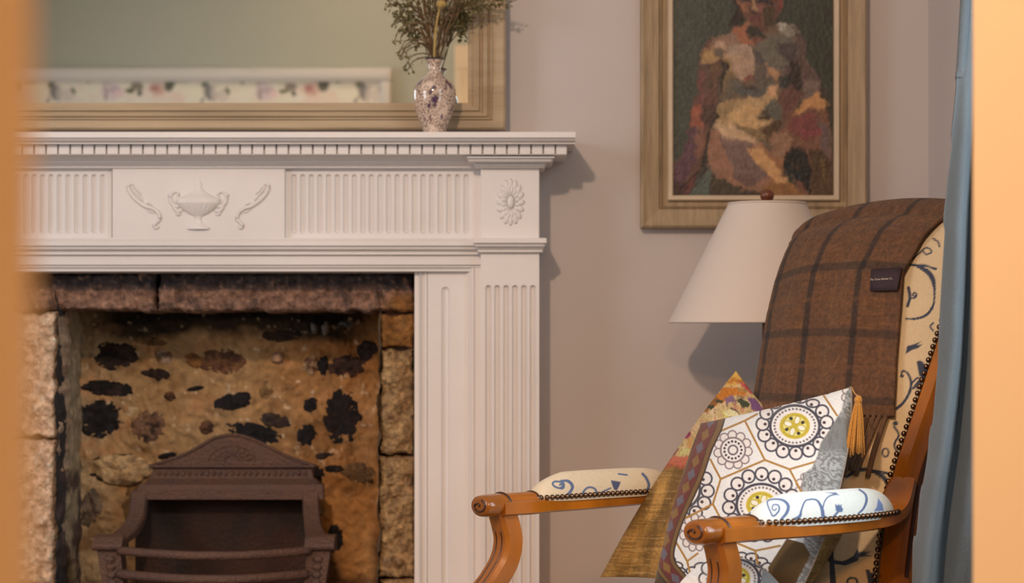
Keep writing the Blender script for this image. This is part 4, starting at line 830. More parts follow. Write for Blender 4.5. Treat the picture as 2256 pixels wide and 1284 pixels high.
# seat
ax = K(1, 0, 0)-K(0, 0, 0); bx_ = K(0, 1, 0)-K(0, 0, 0)
sq = [(-.02, -.055), (.22, -.085), (.30, -.085), (.517, -.055), (.46, .40), (.04, .40)]
fr1 = [(-.02, -.055, .405), (.11, -.078, .405), (.25, -.086, .405), (.39, -.078, .405), (.517, -.055, .405)]
ksweep(fr1, .030, [(x*.5, y) for x, y in RS], 'seat_rail'); ksweep([(-.02, -.055, .405), (.01, .18, .405), (.04, .40, .405)], .030, [(x*.5, y) for x, y in RS], 'seat_rail'); ksweep([(.517, -.055, .405), (.49, .18, .405), (.46, .40, .405)], .030, [(x*.5, y) for x, y in RS], 'seat_rail')
for a in (-.015, .512): ksweep([(a, -.05, .43), (a, -.062, .33), (a, -.045, .16), (a, -.075, .002)], [.028, .027, .018, .016], RS, 'front_leg', up=(0, 1, 0))
US, VS_ = np.meshgrid(np.linspace(0, 1, 150), np.linspace(0, 1, 120))
La = -.012+.05*VS_; Ra = .508-.05*VS_; aS = La+(Ra-La)*US; bS = -.05-.03*np.sin(US*PI)*(1-VS_)+(.40+.02)*VS_
dome = (np.clip(1-np.abs(2*US-1)**4, 0, 1)*np.clip(1-np.abs(2*VS_-1)**4, 0, 1))**.35
zS = .436+.075*dome
P3 = KV(aS, bS, zS)
p = Paint(proj(P3), (222, 204, 180))
for q in [[(1290, 1284), (1340, 1276), (1400, 1280), (1450, 1274)], [(1350, 1272), (1390, 1268), (1425, 1272)], [(1460, 1284), (1500, 1278), (1530, 1284)]]: p.line(q, 5, (120, 130, 160))
sx_ = np.stack([aS*1000, bS*1000], -1).reshape(-1, 2); p.P = sx_; p.PW = sx_
for ox_, oy_, fs in ((90, 60, 1), (330, 60, -1), (210, 190, 1), (420, 220, 1), (90, 300, -1)):
    p.line([(ox_+fs*x, oy_+y) for x, y in [(0, 0), (18, 12), (30, -6), (12, -22), (-18, -18), (-32, 8), (-16, 42), (30, 52), (70, 34)]], [3, 3, 4, 4, 5, 6, 7, 6, 4], (96, 108, 140), soft=1.2)
    p.poly([(ox_+fs*x, oy_+y) for x, y in [(66, 30), (92, 14), (88, 26), (104, 28), (90, 36), (100, 48), (74, 44)]], (96, 108, 140), 1.2)
p.mottle(.1, 1/3.)
MB().grid(P3, p.out(FAB_IL)).build('seat', 'attr_fabric', CH, smooth=True, fix=False)
# arms
def pad(ac, b0, b1, z0, hw, hh, bow, strokes, basec):
    nb_, nt_ = 330, 130; B, TH = np.meshgrid(np.linspace(0, 1, nb_), np.linspace(-.12, PI+.12, nt_), indexing='ij')
    e = np.clip(1-np.abs(2*B-1)**5, 0, 1)**.45; asym = np.clip(B/.22, 0, 1)**.6*.35+.65
    a = ac+bow*np.sin(B*PI)+hw*(.35+.65*e)*np.cos(TH); z = z0+hh*e*asym*np.sin(TH)
    P3 = KV(a, b0+(b1-b0)*B, z); p = Paint(proj(P3), basec); strokes(p); p.mottle(.08, 1/3.)
    return MB().grid(P3, p.out(FAB_IL)).build('arm_pad', 'attr_fabric', CH, smooth=True, fix=False)
def near_strokes(p):
    z8 = lambda *q: [(1640+x/5.26, 1040+y/5.26) for x, y in q]; V = (88, 104, 130)
    p.line(z8((370, 420), (355, 442), (325, 430), (330, 385), (372, 375), (402, 400), (395, 455), (335, 508), (298, 450), (265, 355), (290, 322), (380, 312), (460, 332), (508, 390), (490, 470), (425, 548)), [3, 3, 3, 3, 3.4, 4, 4, 4, 3.5, 3.5, 3.5, 4, 6, 7, 7, 5], V, soft=.9)
    p.line(z8((560, 548), (640, 510), (660, 440), (700, 340), (760, 315), (835, 322), (880, 380), (905, 450), (915, 510), (975, 532), (1030, 515), (1080, 465)), [4, 7, 4, 3.5, 3.5, 4, 6, 8, 8, 4, 4, 5], V)
    p.line(z8((905, 430), (930, 340), (980, 280), (1070, 252)), 3, V); p.poly(z8((940, 235), (1060, 235), (1100, 270), (1060, 262), (1000, 245)), V)
    p.poly(z8((1050, 368), (1080, 385), (1090, 365), (1105, 385), (1130, 370), (1125, 400), (1145, 425), (1135, 460), (1085, 465), (1060, 445)), V)
    p.line(z8((1330, 200), (1400, 255), (1415, 330), (1380, 420), (1320, 480)), [4, 5, 6, 5, 4], V); p.poly(z8((1550, 300), (1600, 370), (1615, 445), (1500, 455), (1535, 400)), (112, 135, 175))
    p.ell(1645, 1130, 9, 7, (110, 115, 125))
def far_strokes(p):
    z9 = lambda *q: [(1040+x/4.338, 1000+y/4.338) for x, y in q]; V = (84, 96, 118)
    p.line(z9((840, 295), (860, 285), (865, 310), (835, 325), (790, 310), (770, 280), (800, 262), (870, 275), (875, 320), (850, 330)), 4.5, V); p.line(z9((850, 255), (920, 260), (960, 310), (930, 370), (850, 425)), [4, 7, 7, 6, 4], V)
    p.line(z9((1040, 405), (1080, 340), (1120, 318), (1170, 330), (1190, 370), (1160, 405)), 4.5, V); p.line(z9((1190, 400), (1240, 365), (1325, 325)), 3.5, V); p.poly(z9((1325, 250), (1420, 265), (1410, 300), (1385, 345), (1360, 345), (1345, 310)), (70, 74, 98)); p.line(z9((1400, 190), (1480, 200)), 4, V)
    p.line(z9((1630, 190), (1665, 230), (1690, 300), (1660, 360), (1620, 375)), 6, V)
NA, FA = .497, 0.0
pad(NA, .072, .345, .640, .027, .040, .012, near_strokes, (222, 216, 202)); pad(FA, .072, .36, .640, .027, .040, -.006, far_strokes, (214, 184, 144))
nm = MB(); th_ = np.linspace(0, PI/2, 5)[:, None]; ph_ = np.linspace(0, 2*PI, 10, endpoint=False)[None]
nm.grid(np.stack([np.cos(th_)*np.cos(ph_), np.cos(th_)*np.sin(ph_), np.sin(th_)*np.ones_like(ph_)], -1)*.0045, cu=True)
nail0 = None
def nail(pos, nrm):
    global nail0
    if nail0 is None:
        nail0 = nm.build('nail', 'nail', CH, smooth=True); o = nail0
    else:
        o = nail0.copy(); C.objects.link(o)
    o.parent = CH; o.matrix_parent_inverse = Matrix.Identity(4)
    loc = Vector(pos)-CH.location
    q = Vector(nrm).to_track_quat('Z', 'Y'); o.location = loc; o.rotation_mode = 'QUATERNION'; o.rotation_quaternion = q
for ac, sg, bow, b0, b1 in ((NA, 1, .012, .072, .352), (FA, 1, -.006, .072, .365)):
    # wooden arm: rail, front scroll block, support
    ksweep([(ac, .0, .630), (ac, .06, .630), (ac+bow*.5, .10, .629), (ac+bow, .20, .629), (ac+bow*.6, .30, .631), (ac-.006*(1 if ac > .1 else -3), .350, .637), (ac-.018*(1 if ac > .1 else -4), .382, .652), (ac-.030*(1 if ac > .1 else -3.6), .412, .682)],
        [.0125, .0125, .0108, .0105, .0105, .0105, .010, .008], [(x*2.35, y) for x, y in RS], 'arm_rail')
    oval = [(math.cos(t)*1.5, math.sin(t)) for t in np.linspace(0, 2*PI, 28, endpoint=False)]
    ksweep([(ac, -.0305, .6335), (ac, -.030, .6335), (ac, -.027, .6335), (ac, -.018, .6335), (ac, .0, .634), (ac, .03, .635), (ac, .074, .6355)], [.010, .0125, .0158, .0175, .0175, .0168, .0160], oval, 'arm_knuckle', smooth=4)
    MB().tube([K(ac+.0262*math.cos(k), .0125, .6345+.0174*math.sin(k)) for k in np.linspace(0, 2*PI, 33)], .0022, 6, 0, up=tuple(bx_), cap=False).build('groove_shade_line', 'groove_shade', CH, smooth=True)
    MB().tube([K(ac+.0248*math.cos(k), .0715, .6355+.0162*math.sin(k)) for k in np.linspace(0, PI, 20)], .0016, 6, 0, up=tuple(bx_), cap=False).build('groove_shade_line', 'groove_shade', CH, smooth=True)
    MB().tube([K(ac+(.0018+.0017*k)*1.4*math.cos(k), -.0312-.0004*(k < 6), .6335+(.0018+.0013*k)*math.sin(k)) for k in np.linspace(0, 7.4, 40)], .0015, 6, 0, up=tuple(bx_)).build('scroll_groove', 'groove_shade', CH, smooth=True)
    sup = [(ac, .012, .628), (ac, .022, .600), (ac, .026, .575), (ac, .018, .545), (ac, -.004, .515), (ac, -.030, .485), (ac, -.045, .445), (ac, -.048, .42)]
    ksweep(sup, [.0165, .0170, .0172, .0172, .0172, .0182, .021, .023], [(x*1.25, y) for x, y in RS], 'arm_support', up=tuple(-bx_))
    sc_ = cr([(b, z) for _, b, z in sup], 5); sr_ = np.interp(np.linspace(0, 1, len(sc_)), np.linspace(0, 1, 8), [.0165, .0170, .0172, .0172, .0172, .0182, .021, .023])
    tg_ = np.gradient(sc_, axis=0); tg_ /= np.linalg.norm(tg_, axis=1)[:, None]; nn_ = np.stack([tg_[:, 1], -tg_[:, 0]], -1); nn_ *= np.where(nn_[:, :1] > 0, -1, 1)
    for da in (-.007, .007):
        MB().tube([K(ac+da, sc_[k][0]+nn_[k][0]*sr_[k]*.985, sc_[k][1]+nn_[k][1]*sr_[k]*.985) for k in range(5, len(sc_)-3)], .0015, 6, 0, up=tuple(ax)).build('groove_shade_line', 'groove_shade', CH, smooth=True)
    n = int((b1-b0)/.0092)
    for i in range(n):
        b = b0+(b1-b0)*(i+.5)/n; B = (b-b0)/(b1-b0); e = max(0, 1-abs(2*B-1)**5)**.45
        aN = ac+bow*math.sin(B*PI)+.0265*(.35+.65*e)+.0012
        nail(K(aN, b, .6425), tuple(ax*1.0+Vector((0, 0, .15))) if False else tuple(np.array(ax)+np.array([0, 0, .25])))
    for i in range(5): nail(K(ac+.018-.009*i, b0-.001, .6425), tuple(-bx_+np.array([0, 0, .4])))
# nails up the stiles
zlist = np.arange(.47, 1.05, .0100)
for z in zlist: nail(K(A1-.003, float(bf(z))-.0045, z), tuple(-bx_+np.array(ax)*.35))

# ------------------------------------------------------------------ throw
TH_ = E('plaid_throw', tuple(K(.23, .58, 1.11)), 'brown checked wool throw with fringe draped over the chair back', 'throw')
# centre line over the back: from rear hem over the top to the front hem (offset from pad)
def thpt(u, s):
    # s: 0 rear hem .. 1 front hem
    aL = np.interp(s, [0, .22, .30, .38, .48, .56, .67, .80, .93, 1], [.085, .08, .056, .044, .036, .040, .050, .072, .096, .104]); aR = np.interp(s, [0, .2, .30, .38, .48, .56, .69, 1], [.44, .43, .41, .388, .376, .366, .386, .432])
    a = aL+(aR-aL)*u; tt = np.clip((a-.055)/(A1-.055), 0, 1); zt_ = ztop(a)+.029
    # path lengths
    rear = .24; front = zt_-.775
    sr = np.clip(s/.26, 0, 1); sf = np.clip((s-.38)/.62, 0, 1); sm = np.clip((s-.26)/.12, 0, 1)
    z_r = zt_-.03-(1-sr)*rear; b_r = bf(np.clip(z_r, 0, 1.12))+.068
    bm_ = bf(zt_-.02); ang = sm*PI
    b_m = bm_+.031+.037*np.cos(ang)-.006*sm; z_m = zt_-.03+.026*np.sin(ang)*1.1
    z_f = zt_-.03-sf*(front-.03); bl = (1-np.abs(2*tt-1)**3)*.032*np.clip(sf*12, 0, 1)**.5
    b_f = bf(z_f)-.012-bl
    b = np.where(s < .26, b_r, np.where(s < .38, b_m, b_f)); z = np.where(s < .26, z_r, np.where(s < .38, z_m, z_f))
    rip = .004*np.sin(u*17+s*3)*np.clip(sf*3, 0, 1)+.006*(fbm(u*5, s*6, 9)-.5)
    # left edge wraps backwards round the far side
    wrap = np.clip(.10-u, 0, .10)/.10
    b = b-rip+wrap**2*.045*np.clip((s-.3)*5, 0, 1)
    return KV(a, b, z)
UT, ST = np.meshgrid(np.linspace(0, 1, 200), np.concatenate([np.linspace(0, .38, 70), np.linspace(.383, 1, 240)]))
PTt = thpt(UT, ST)
p = Paint(np.stack([UT*100, ST*200], -1), (102, 68, 46)); u_, s_ = p.P[:, 0], p.P[:, 1]
p.put(np.clip((fbm(u_/12, s_/3, 5)-.45)*3, 0, 1), (116, 74, 42), .7)
p.mottle(.25, .25, 6, .9); p.mottle(.2, .9, 8, .15)
def band(c, w, col, op, axis):
    q = u_ if axis == 0 else s_; p.put(np.clip(1-(np.abs(q-c)-w/2)/.8, 0, 1), col, op)
for c in (12, 42.5, 75): band(c, 2.6, (52, 40, 36), .85, 0)
for c in (27, 58, 90): band(c, 1.2, (122, 80, 46), .35, 0)
SF = lambda z: 200*(.38+.62*z)
for c in (.26, .60, .93): band(SF(c), 4.2, (56, 43, 36), .62, 1)
for c in (.02, .43, .77, -.25): band(SF(c), 2.0, (124, 80, 48), .3, 1)
for c in (12, 42.5, 75):
    for d in (.26, .60, .93): p.ell(c, SF(d), 1.8, 3, (34, 28, 28), op=.6)
tc_ = MB().grid(PTt, p.out((.86, .76, .68))).build('cloth', 'attr_wool', TH_, smooth=True, fix=False)
so = tc_.modifiers.new('s', 'SOLIDIFY'); so.thickness = .005; so.offset = 0
rng = np.random.default_rng(12)
for end in (1,):
    for i in range(30):
        u = .015+i/30*.98; q = np.array(thpt(np.array(u), np.array(float(end)))).reshape(3); L_ = .078+rng.uniform(0, .014); lat = rng.normal()*.005
        dn = lambda z1: np.array(bx_)*(float(bf(z1))-float(bf(q[2])))
        w1 = q+np.array(ax)*lat*.6+np.array([0, 0, -L_*.5])+dn(q[2]-L_*.5)+np.array(bx_)*rng.normal()*.002; w2 = q+np.array(ax)*lat+np.array([0, 0, -L_])+dn(q[2]-L_)
        MB().tube([q+np.array([0, 0, .004]), w1, w2], [.0034, .0044, .0040], 7, 4).build('fringe_strand', 'wool_fringe', TH_, smooth=True)
# woven tag with lettering
def surfpt(pxq, pyq):
    # closest throw vertex to the given pixel
    pr = proj(PTt[70:].reshape(-1, 3)); d = np.hypot(pr[:, 0]-pxq, pr[:, 1]-pyq); i = int(d.argmin()); return PTt[70:].reshape(-1, 3)[i]
off = np.array(-bx_)*.0062
tg = [[surfpt(1929+ (2003-1929)*i/6 + (-3 if j else 0)*1.0, 592+48*j/3.0)+off for i in range(7)] for j in range(4)]
tg = np.array(tg)
tl, tr_, bl_, br_ = tg[0, 0], tg[0, -1], tg[-1, 0], tg[-1, -1]
gridt = np.array([[(tl*(1-i/6)+tr_*i/6)*(1-j/3)+(bl_*(1-i/6)+br_*i/6)*j/3 for i in range(7)] for j in range(4)])+np.array(-bx_)*.004
tg_o = MB().grid(gridt).build('label_tag', 'tag', TH_, smooth=True); tg_o['label'] = 'dark aubergine sewn tag with small pale lettering'
tg_o.modifiers.new('s', 'SOLIDIFY').thickness = .0012
tcv = bpy.data.curves.new('lettering', 'FONT'); tcv.body = 'The Tartan Blanket Co.'; tcv.size = 1.0; tcv.align_x = 'CENTER'; tcv.align_y = 'CENTER'; tcv.extrude = .0
to = bpy.data.objects.new('tmp', tcv); C.objects.link(to); bpy.context.view_layer.update()
me = bpy.data.meshes.new_from_object(to); bpy.data.objects.remove(to); me.name = 'lettering'; me.materials.clear(); me.materials.append(M['tag_text'])
xs = [v.co.x for v in me.vertices]; wtxt = max(xs)-min(xs)
ex = tr_-tl; Lx = np.linalg.norm(ex); ex /= Lx; ez = tl-bl_; ez -= ex*(ez@ex); ez /= np.linalg.norm(ez); nrm_ = np.cross(ex, ez)
cen = gridt.reshape(-1, 3).mean(0)-ex*Lx*.10; sc = Lx*.74/wtxt
if nrm_@np.array(-bx_) < 0: nrm_ = -nrm_
for v in me.vertices: v.co = Vector(cen+ex*v.co.x*sc+ez*v.co.y*sc*1.15+nrm_*.0012)
lo = bpy.data.objects.new('lettering', me); C.objects.link(lo); lo.parent = tg_o

# ------------------------------------------------------------------ cushions
def pillow(root, name, TL, TR, BR, BL, tf, tb, colfn, m, nu=250, nv=280, pinch=.035, backcol=(150, 150, 150), IL_=(1, 1, 1), pw=.5, py=None, rb=0):
    TL, TR, BR, BL = [np.array(q) for q in (TL, TR, BR, BL)]
    U_, V_ = np.meshgrid(np.linspace(0, 1, nu), np.linspace(0, 1, nv))
    cu_, cv_ = U_-.5, V_-.5
    # edges draw in between the corners
    ex_ = pinch*(1-(2*cv_)**2)*(2*cu_); ey_ = (pinch if py is None else py)*(1-(2*cu_)**2)*(2*cv_); ex_ = ex_-rb*np.clip(1-(2*cv_)**2, 0, 1)*U_**3
    Ue, Ve = U_-ex_, V_-ey_
    base = (TL*(1-Ue[..., None])+TR*Ue[..., None])*(1-Ve[..., None])+(BL*(1-Ue[..., None])+BR*Ue[..., None])*Ve[..., None]
    n = np.cross(TR-TL, BL-TL)+np.cross(BR-BL, BR-TR); n /= np.linalg.norm(n)
    if n@np.array(-bx_) < 0: n = -n
    prof = (np.clip(1-(2*cu_)**2, 0, 1)*np.clip(1-(2*cv_)**2, 0, 1))**pw
    wr = .0035*(fbm(U_*7, V_*7, 3)-.5)*prof
    F = base+n*(tf*prof+wr)[..., None]; B = base-n*(tb*prof)[..., None]
    mb = MB(); col = colfn(proj(F)); mb.grid(F, col); st = 5
    Bs = B[::st, ::st] if False else B
    mb2 = MB(); mb2.grid(B[::4, ::4], np.broadcast_to(lin(backcol), B[::4, ::4].shape))
    o = mb.build(name, m, root, smooth=True, fix=False); o2 = mb2.build('cushion_back', m, root, smooth=True, fix=False)
    ring = np.concatenate([base[0, ::4], base[4::4, -1], base[-1, -2::-4], base[-2:0:-4, 0]])
    return o, ring, F
CIL = (1.0, .92, .86)
DK = (62, 62, 76); GOLD = (168, 124, 52); YEL = (196, 176, 50)
def medallion(p, cx, cy, rx, ry, n=15, crx=71, cry=66, cr_=14, ph=.2, yel=True):
    for k in range(n):
        t = ph+2*PI*k/n; x, y = cx+crx*math.cos(t), cy+cry*math.sin(t)
        ryy = cr_ if y > cy-cry*.55 or cry > 62 else cr_*.62
        p.ell(x, y, cr_, ryy, (232, 226, 222)); p.ell(x, y, cr_, ryy, DK, w=4.2); p.ell(x-5.5*math.cos(t), y-5.5*math.sin(t)*ryy/cr_, 3.7, 3.5, (54, 34, 44))
    p.ell(cx, cy, rx, ry, (236, 230, 226)); p.ell(cx, cy, rx, ry, DK, w=6)
    for k in range(34):
        t = 2*PI*k/34; p.ell(cx+rx*.83*math.cos(t), cy+ry*.83*math.sin(t), 2.6, 2.5, (112, 108, 116))
    if yel:
        p.ell(cx, cy, rx*.62, ry*.64, YEL); p.ell(cx, cy, rx*.50, ry*.52, (222, 214, 130)); p.ell(cx, cy, rx*.50, ry*.52, (188, 168, 40), w=3)
        for k in range(4):
            t = .35+k*PI/2; p.line([(cx, cy), (cx+rx*.48*math.cos(t+.78), cy+ry*.50*math.sin(t+.78))], 6, YEL)
            x, y = cx+rx*.29*math.cos(t), cy+ry*.30*math.sin(t); p.ell(x, y, 9, 6, (238, 234, 214), t); p.ell(x, y, 9, 6, (180, 160, 40), t, w=2.2)
            p.ell(cx+rx*.36*math.cos(t+.78), cy+ry*.40*math.sin(t+.78), 4, 3.8, (44, 34, 44))
def flower(p, cx, cy, s=1.0, sx=1.0):
    c = (132, 116, 120)
    for k in range(11):
        t = 2*PI*k/11+.1; p.ell(cx+33*s*sx*math.cos(t), cy+33*s*math.sin(t), 9.5*s*sx, 9.5*s, (232, 224, 220)); p.ell(cx+33*s*sx*math.cos(t), cy+33*s*math.sin(t), 9.5*s*sx, 9.5*s, c, w=3)
    p.ell(cx, cy, 27*s*sx, 27*s, (236, 230, 228)); p.ell(cx, cy, 27*s*sx, 27*s, c, w=4); p.ell(cx, cy, 10*s*sx, 10*s, (104, 98, 106), w=4)
    for k in range(15): t = 2*PI*k/15; p.ell(cx+19*s*sx*math.cos(t), cy+19*s*math.sin(t), 2.7, 2.7, (46, 34, 50))
def front_col(P):
    p = Paint(P, (230, 230, 234))
    medallion(p, 1488, 1078, 54, 46, ph=.05); medallion(p, 1448, 1275, 40, 38, crx=52, cry=48, yel=False)
    flower(p, 1614.8, 991); flower(p, 1532, 1173, .98, .84); flower(p, 1892, 870, .9); flower(p, 1790, 1075, .9)
    medallion(p, 1751, 938, 54, 45, crx=71, cry=60, ph=.28); medallion(p, 1677, 1112, 54, 46, n=15, crx=71, cry=68, ph=.12)
    medallion(p, 1560, 1290, 40, 36, crx=50, cry=44, yel=False); medallion(p, 1640, 1275, 44, 40, crx=56, cry=50, yel=False, ph=.4)
    for q in [[(1641, 926.5), (1685, 1013), (1587.7, 1055)], [(1641, 926.5), (1584, 951)], [(1685, 1013), (1739.5, 1033.5), (1794, 1017.6), (1810, 1012)], [(1565, 1012), (1587.7, 1055), (1570.5, 1110), (1587, 1141), (1616, 1193), (1664, 1213), (1718.6, 1202)], [(1570.5, 1110), (1511, 1141)], [(1814, 870), (1844, 915)], [(1739.5, 1033.5), (1763, 1079), (1775, 1110)], [(1664, 1213), (1671, 1250)], [(1490, 1195), (1514, 1236), (1537, 1219)], [(1514, 1236), (1521, 1267)], [(1641, 926.5), (1668, 912)]]:
        p.line(q, 4.6, GOLD, smooth=False)
    p.line([(1780, 872), (1805, 866), (1822, 868), (1838, 860), (1872, 854)], 2, (96, 66, 40))
    # grey velvet edge
    gv = [(1890, 845), (1864, 862), (1855, 902), (1829, 945), (1808, 975), (1801, 1003), (1789, 1030), (1768, 1046), (1768, 1090), (1776, 1140), (1770, 1200), (1720, 1400), (1950, 1400), (1950, 845)]
    p.poly(gv, (122, 124, 124), 1.2)
    vel = Paint(P.reshape(-1, 2), (0, 0, 0))
    x, y = p.P[:, 0], p.P[:, 1]; wv = np.abs(np.sin(fbm(x/34, y/30, 5)*22+np.hypot(x-1835, y-1035)/10))
    q = p.C.copy(); p.poly(gv, (168, 172, 174), 1.2); swm = np.clip((wv-.55)*4, 0, 1)*(np.clip((y-985)/20, 0, 1)+np.clip((925-y)/15, 0, 1)).clip(0, 1)
    p.C = q*(1-swm[:, None])+p.C*swm[:, None]
    q = p.C.copy(); p.poly(gv, (92, 94, 92), 1.2); s2 = np.clip((fbm(x/5, y/14, 15)-.55)*6, 0, 1)*.5; p.C = q*(1-s2[:, None])+p.C*s2[:, None]
    # braided diamond band down the left edge
    bl = [(1568, 915), (1562, 939), (1543.5, 981), (1524.7, 1041), (1502, 1094), (1477.6, 1154), (1462.5, 1214), (1468, 1248), (1488, 1274), (1510, 1300)]
    c = cr(bl, 8); hw = np.interp(np.linspace(0, 1, len(c)), [0, .5, .8, 1], [29, 25, 22, 20])
    p.poly(np.vstack([c+np.array([-90, 0]), (c+np.array([6, 0]))[::-1]]), (70, 50, 24), 1)
    p.line(c, [62, 54, 48, 46], (36, 24, 14), smooth=False); p.line(c, [54, 47, 41, 40], (112, 80, 34), smooth=False); p.line(c, [33, 31, 28, 27], (34, 22, 14), smooth=False); p.line(c, [30, 28, 25, 24], (96, 18, 18), smooth=False)
    seg = np.cumsum(np.r_[0, np.linalg.norm(np.diff(c, axis=0), axis=1)]); k = 0; d = 14
    while d < seg[-1]-10:
        xx = np.interp(d, seg, c[:, 0]); yy = np.interp(d, seg, c[:, 1]); x2 = np.interp(d+4, seg, c[:, 0]); y2 = np.interp(d+4, seg, c[:, 1]); T = np.array([x2-xx, y2-yy]); T /= np.linalg.norm(T); Nn = np.array([-T[1], T[0]]); o_ = np.array([xx, yy])
        p.poly([o_+T*15.5, o_+Nn*8.8, o_-T*15.5, o_-Nn*8.8], (92, 88, 104) if k % 2 == 0 else (126, 90, 36), .8); k += 1; d += 31
    # brown woven strip at the lower right
    p.poly([(1733, 1186), (1770, 1196), (1786, 1222), (1745, 1300), (1700, 1300), (1692, 1250)], (92, 70, 36), 1)
    p.mottle(.16, 1/2.2, 22); return p.out(CIL)
CF = E('medallion_cushion', tuple(K(.26, .26, .52)), 'white cushion with grey and yellow ringed medallions, diamond braid edge and silver velvet corner', 'cushion')
o, ring, Ff = pillow(CF, 'cushion_front', K(.092, .345, .754), K(.425, .345, .821), K(.450, .200, .512), K(.150, .196, .510), .062, .012, front_col, 'attr_fabric', 290, 330, pinch=.030, rb=.13, backcol=(120, 100, 80))
MB().tube(np.vstack([ring, ring[:1]]), .0012, 6, 0, cap=False).build('seam_piping', mat('seam', (.30, .27, .24), .9), CF, smooth=True)
# tassel at the corner
TA = MB(); cpt = np.array(K(.425, .345, .821)); rng = np.random.default_rng(3)
kn = np.array(W(1891, 872, -1.065))
MB().tube([cpt, (cpt+kn)/2+np.array([0, 0, -.003]), kn], .0011, 5).build('tassel_cord', 'gold_thread', CF, smooth=True)
ts = MB(); ts.ell(kn+np.array([0, 0, -.006]), (.006, .006, .007), 10, 8)
for k in range(90):
    a = rng.uniform(0, 2*PI); r = rng.uniform(0, 1)**.5; s_ = np.array([math.cos(a), math.sin(a), 0])
    ts.tube([kn+s_*.004*r+np.array([0, 0, -.008]), kn+s_*.009*r+np.array([-.002, 0, -.035]), kn+s_*.015*r+np.array([-.005, 0, -.082+rng.normal()*.003])], [.0009, .0013, .0013], 4, 3)
tag(ts.build('tassel', 'gold_thread', CF, smooth=True), 'long gold thread tassel')

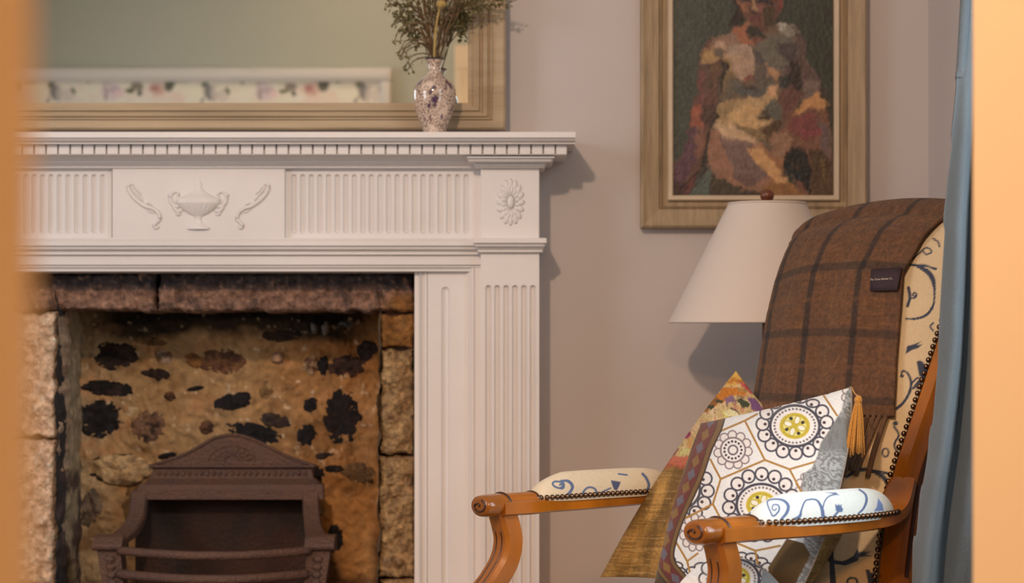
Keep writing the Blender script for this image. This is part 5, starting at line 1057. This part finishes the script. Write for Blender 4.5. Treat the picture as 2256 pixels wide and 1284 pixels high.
def gold_col(P):
    p = Paint(P, (150, 112, 52)); x, y = p.P[:, 0], p.P[:, 1]
    # slubbed silk
    st = fbm((x+(y-1000)*.36)/26, y/110, 4)
    p.put(np.clip((st-.47)*6, 0, 1), (104, 74, 30), .75); p.put(np.clip((.44-st)*7, 0, 1), (196, 146, 74), .7)
    p.put(np.clip((fbm(x/60, y/3.0, 6)-.56)*8, 0, 1), (90, 62, 26), .5); p.put(np.clip((fbm(x/50, y/2.4, 16)-.60)*8, 0, 1), (205, 165, 100), .4)
    # embroidered floral top
    p.warp(7, 1/9., 4)
    p.poly([(1400, 700), (1800, 700), (1800, 1012), (1440, 1010)], (196, 168, 116), 2)
    x, y = p.P[:, 0], p.P[:, 1]; n1_ = fbm(x/13, y/13, 8)
    fl_ = (y < 1008)
    def sp(m, c, op=.8): p.put(m*fl_, c, op)
    sp(np.clip((n1_-.55)*8, 0, 1), (216, 190, 150)); sp(np.clip((fbm(x/9, y/9, 28)-.62)*9, 0, 1), (120, 80, 60)); sp(np.clip((fbm(x/15, y/10, 38)-.64)*9, 0, 1), (186, 120, 92))
    p.poly([(1600, 815), (1640, 815), (1652, 850), (1598, 848)], (206, 158, 72), 2); p.poly([(1608, 834), (1640, 834), (1646, 842), (1606, 842)], (176, 108, 28), 2)
    p.poly([(1622, 842), (1652, 844), (1660, 868), (1636, 852)], (176, 72, 72), 2); p.poly([(1566, 888), (1590, 852), (1640, 856), (1652, 872), (1610, 874), (1580, 892), (1545, 905)], (190, 112, 24), 3)
    p.poly([(1545, 900), (1580, 872), (1586, 884), (1555, 908)], (142, 90, 36), 2); p.poly([(1650, 872), (1668, 880), (1684, 906), (1664, 912), (1654, 890)], (110, 70, 112), 2); p.poly([(1592, 876), (1618, 872), (1622, 884), (1598, 886)], (124, 92, 116), 2)
    p.ell(1567, 896, 8, 5, (50, 58, 34), -.5); p.ell(1583, 884, 7, 4, (56, 62, 40), -.4); p.ell(1638, 888, 14, 7, (54, 60, 36), .4); p.ell(1618, 908, 9, 6, (92, 60, 64), .5); p.ell(1605, 910, 12, 9, (216, 200, 96)); p.ell(1612, 912, 16, 7, (222, 210, 160), .3); p.ell(1637, 860, 16, 4, (160, 120, 60))
    p.poly([(1498, 948), (1522, 945), (1524, 965), (1500, 962)], (142, 48, 82), 2); p.poly([(1466, 978), (1492, 976), (1488, 1002), (1462, 1002)], (130, 30, 58), 2); p.ell(1482, 968, 9, 6, (178, 168, 60)); p.ell(1508, 996, 9, 9, (196, 186, 120)); p.poly([(1488, 952), (1500, 948), (1498, 975), (1488, 975)], (92, 56, 60), 2); p.ell(1520, 975, 6, 14, (196, 150, 90)); p.ell(1535, 940, 14, 8, (206, 170, 130))
    p.poly([(1440, 1003), (1530, 1003), (1528, 1024), (1436, 1028)], (188, 102, 76), 1.5)
    for k in range(16): p.ell(1444+k*5.4, 1027, 2.0, 5, (168, 84, 60), .5)
    p.mottle(.4, 1/3., 9); return p.out((1.02, .93, .86))
CB = E('floral_cushion', tuple(K(.22, .33, .52)), 'gold silk cushion with embroidered floral top and pink fringe, behind the medallion cushion', 'cushion')
o, ring, Fb = pillow(CB, 'cushion_front', K(.088, .425, .838), K(.37, .415, .655), K(.40, .262, .512), K(-.002, .212, .506), .030, .014, gold_col, 'attr_silk', 220, 270, pinch=-.035, py=.03, backcol=(140, 105, 60))
# second medallion cushion lying on the seat
def low_col(P):
    p = Paint(P, (234, 228, 224)); medallion(p, 1622, 1274, 50, 42, crx=68, cry=56, ph=.2)
    p.poly([(1680, 1225), (1800, 1225), (1800, 1330), (1676, 1330)], (136, 142, 146), 1); p.mottle(.2, 1/5., 3); return p.out(CIL)
CL = E('flat_cushion', tuple(K(.40, .02, .51)), 'small medallion and silver grey cushion lying flat on the seat behind the near arm', 'cushion')
US2, VS2 = np.meshgrid(np.linspace(0, 1, 150), np.linspace(0, 1, 120))
aS = .350+.115*US2; bS = .055+.125*VS2; pr2 = (np.clip(1-(2*US2-1)**2, 0, 1)*np.clip(1-(2*VS2-1)**2, 0, 1))**.4
P3 = KV(aS, bS, .520+.064*pr2)
MB().grid(P3, low_col(proj(P3))).build('cushion_front', 'attr_fabric', CL, smooth=True, fix=False)
P3 = KV(aS[::4, ::4], bS[::4, ::4], .518-.006*pr2[::4, ::4]); MB().grid(P3, np.broadcast_to(lin((150, 140, 130)), P3.shape)).build('cushion_back', 'attr_fabric', CL, smooth=True, fix=False)
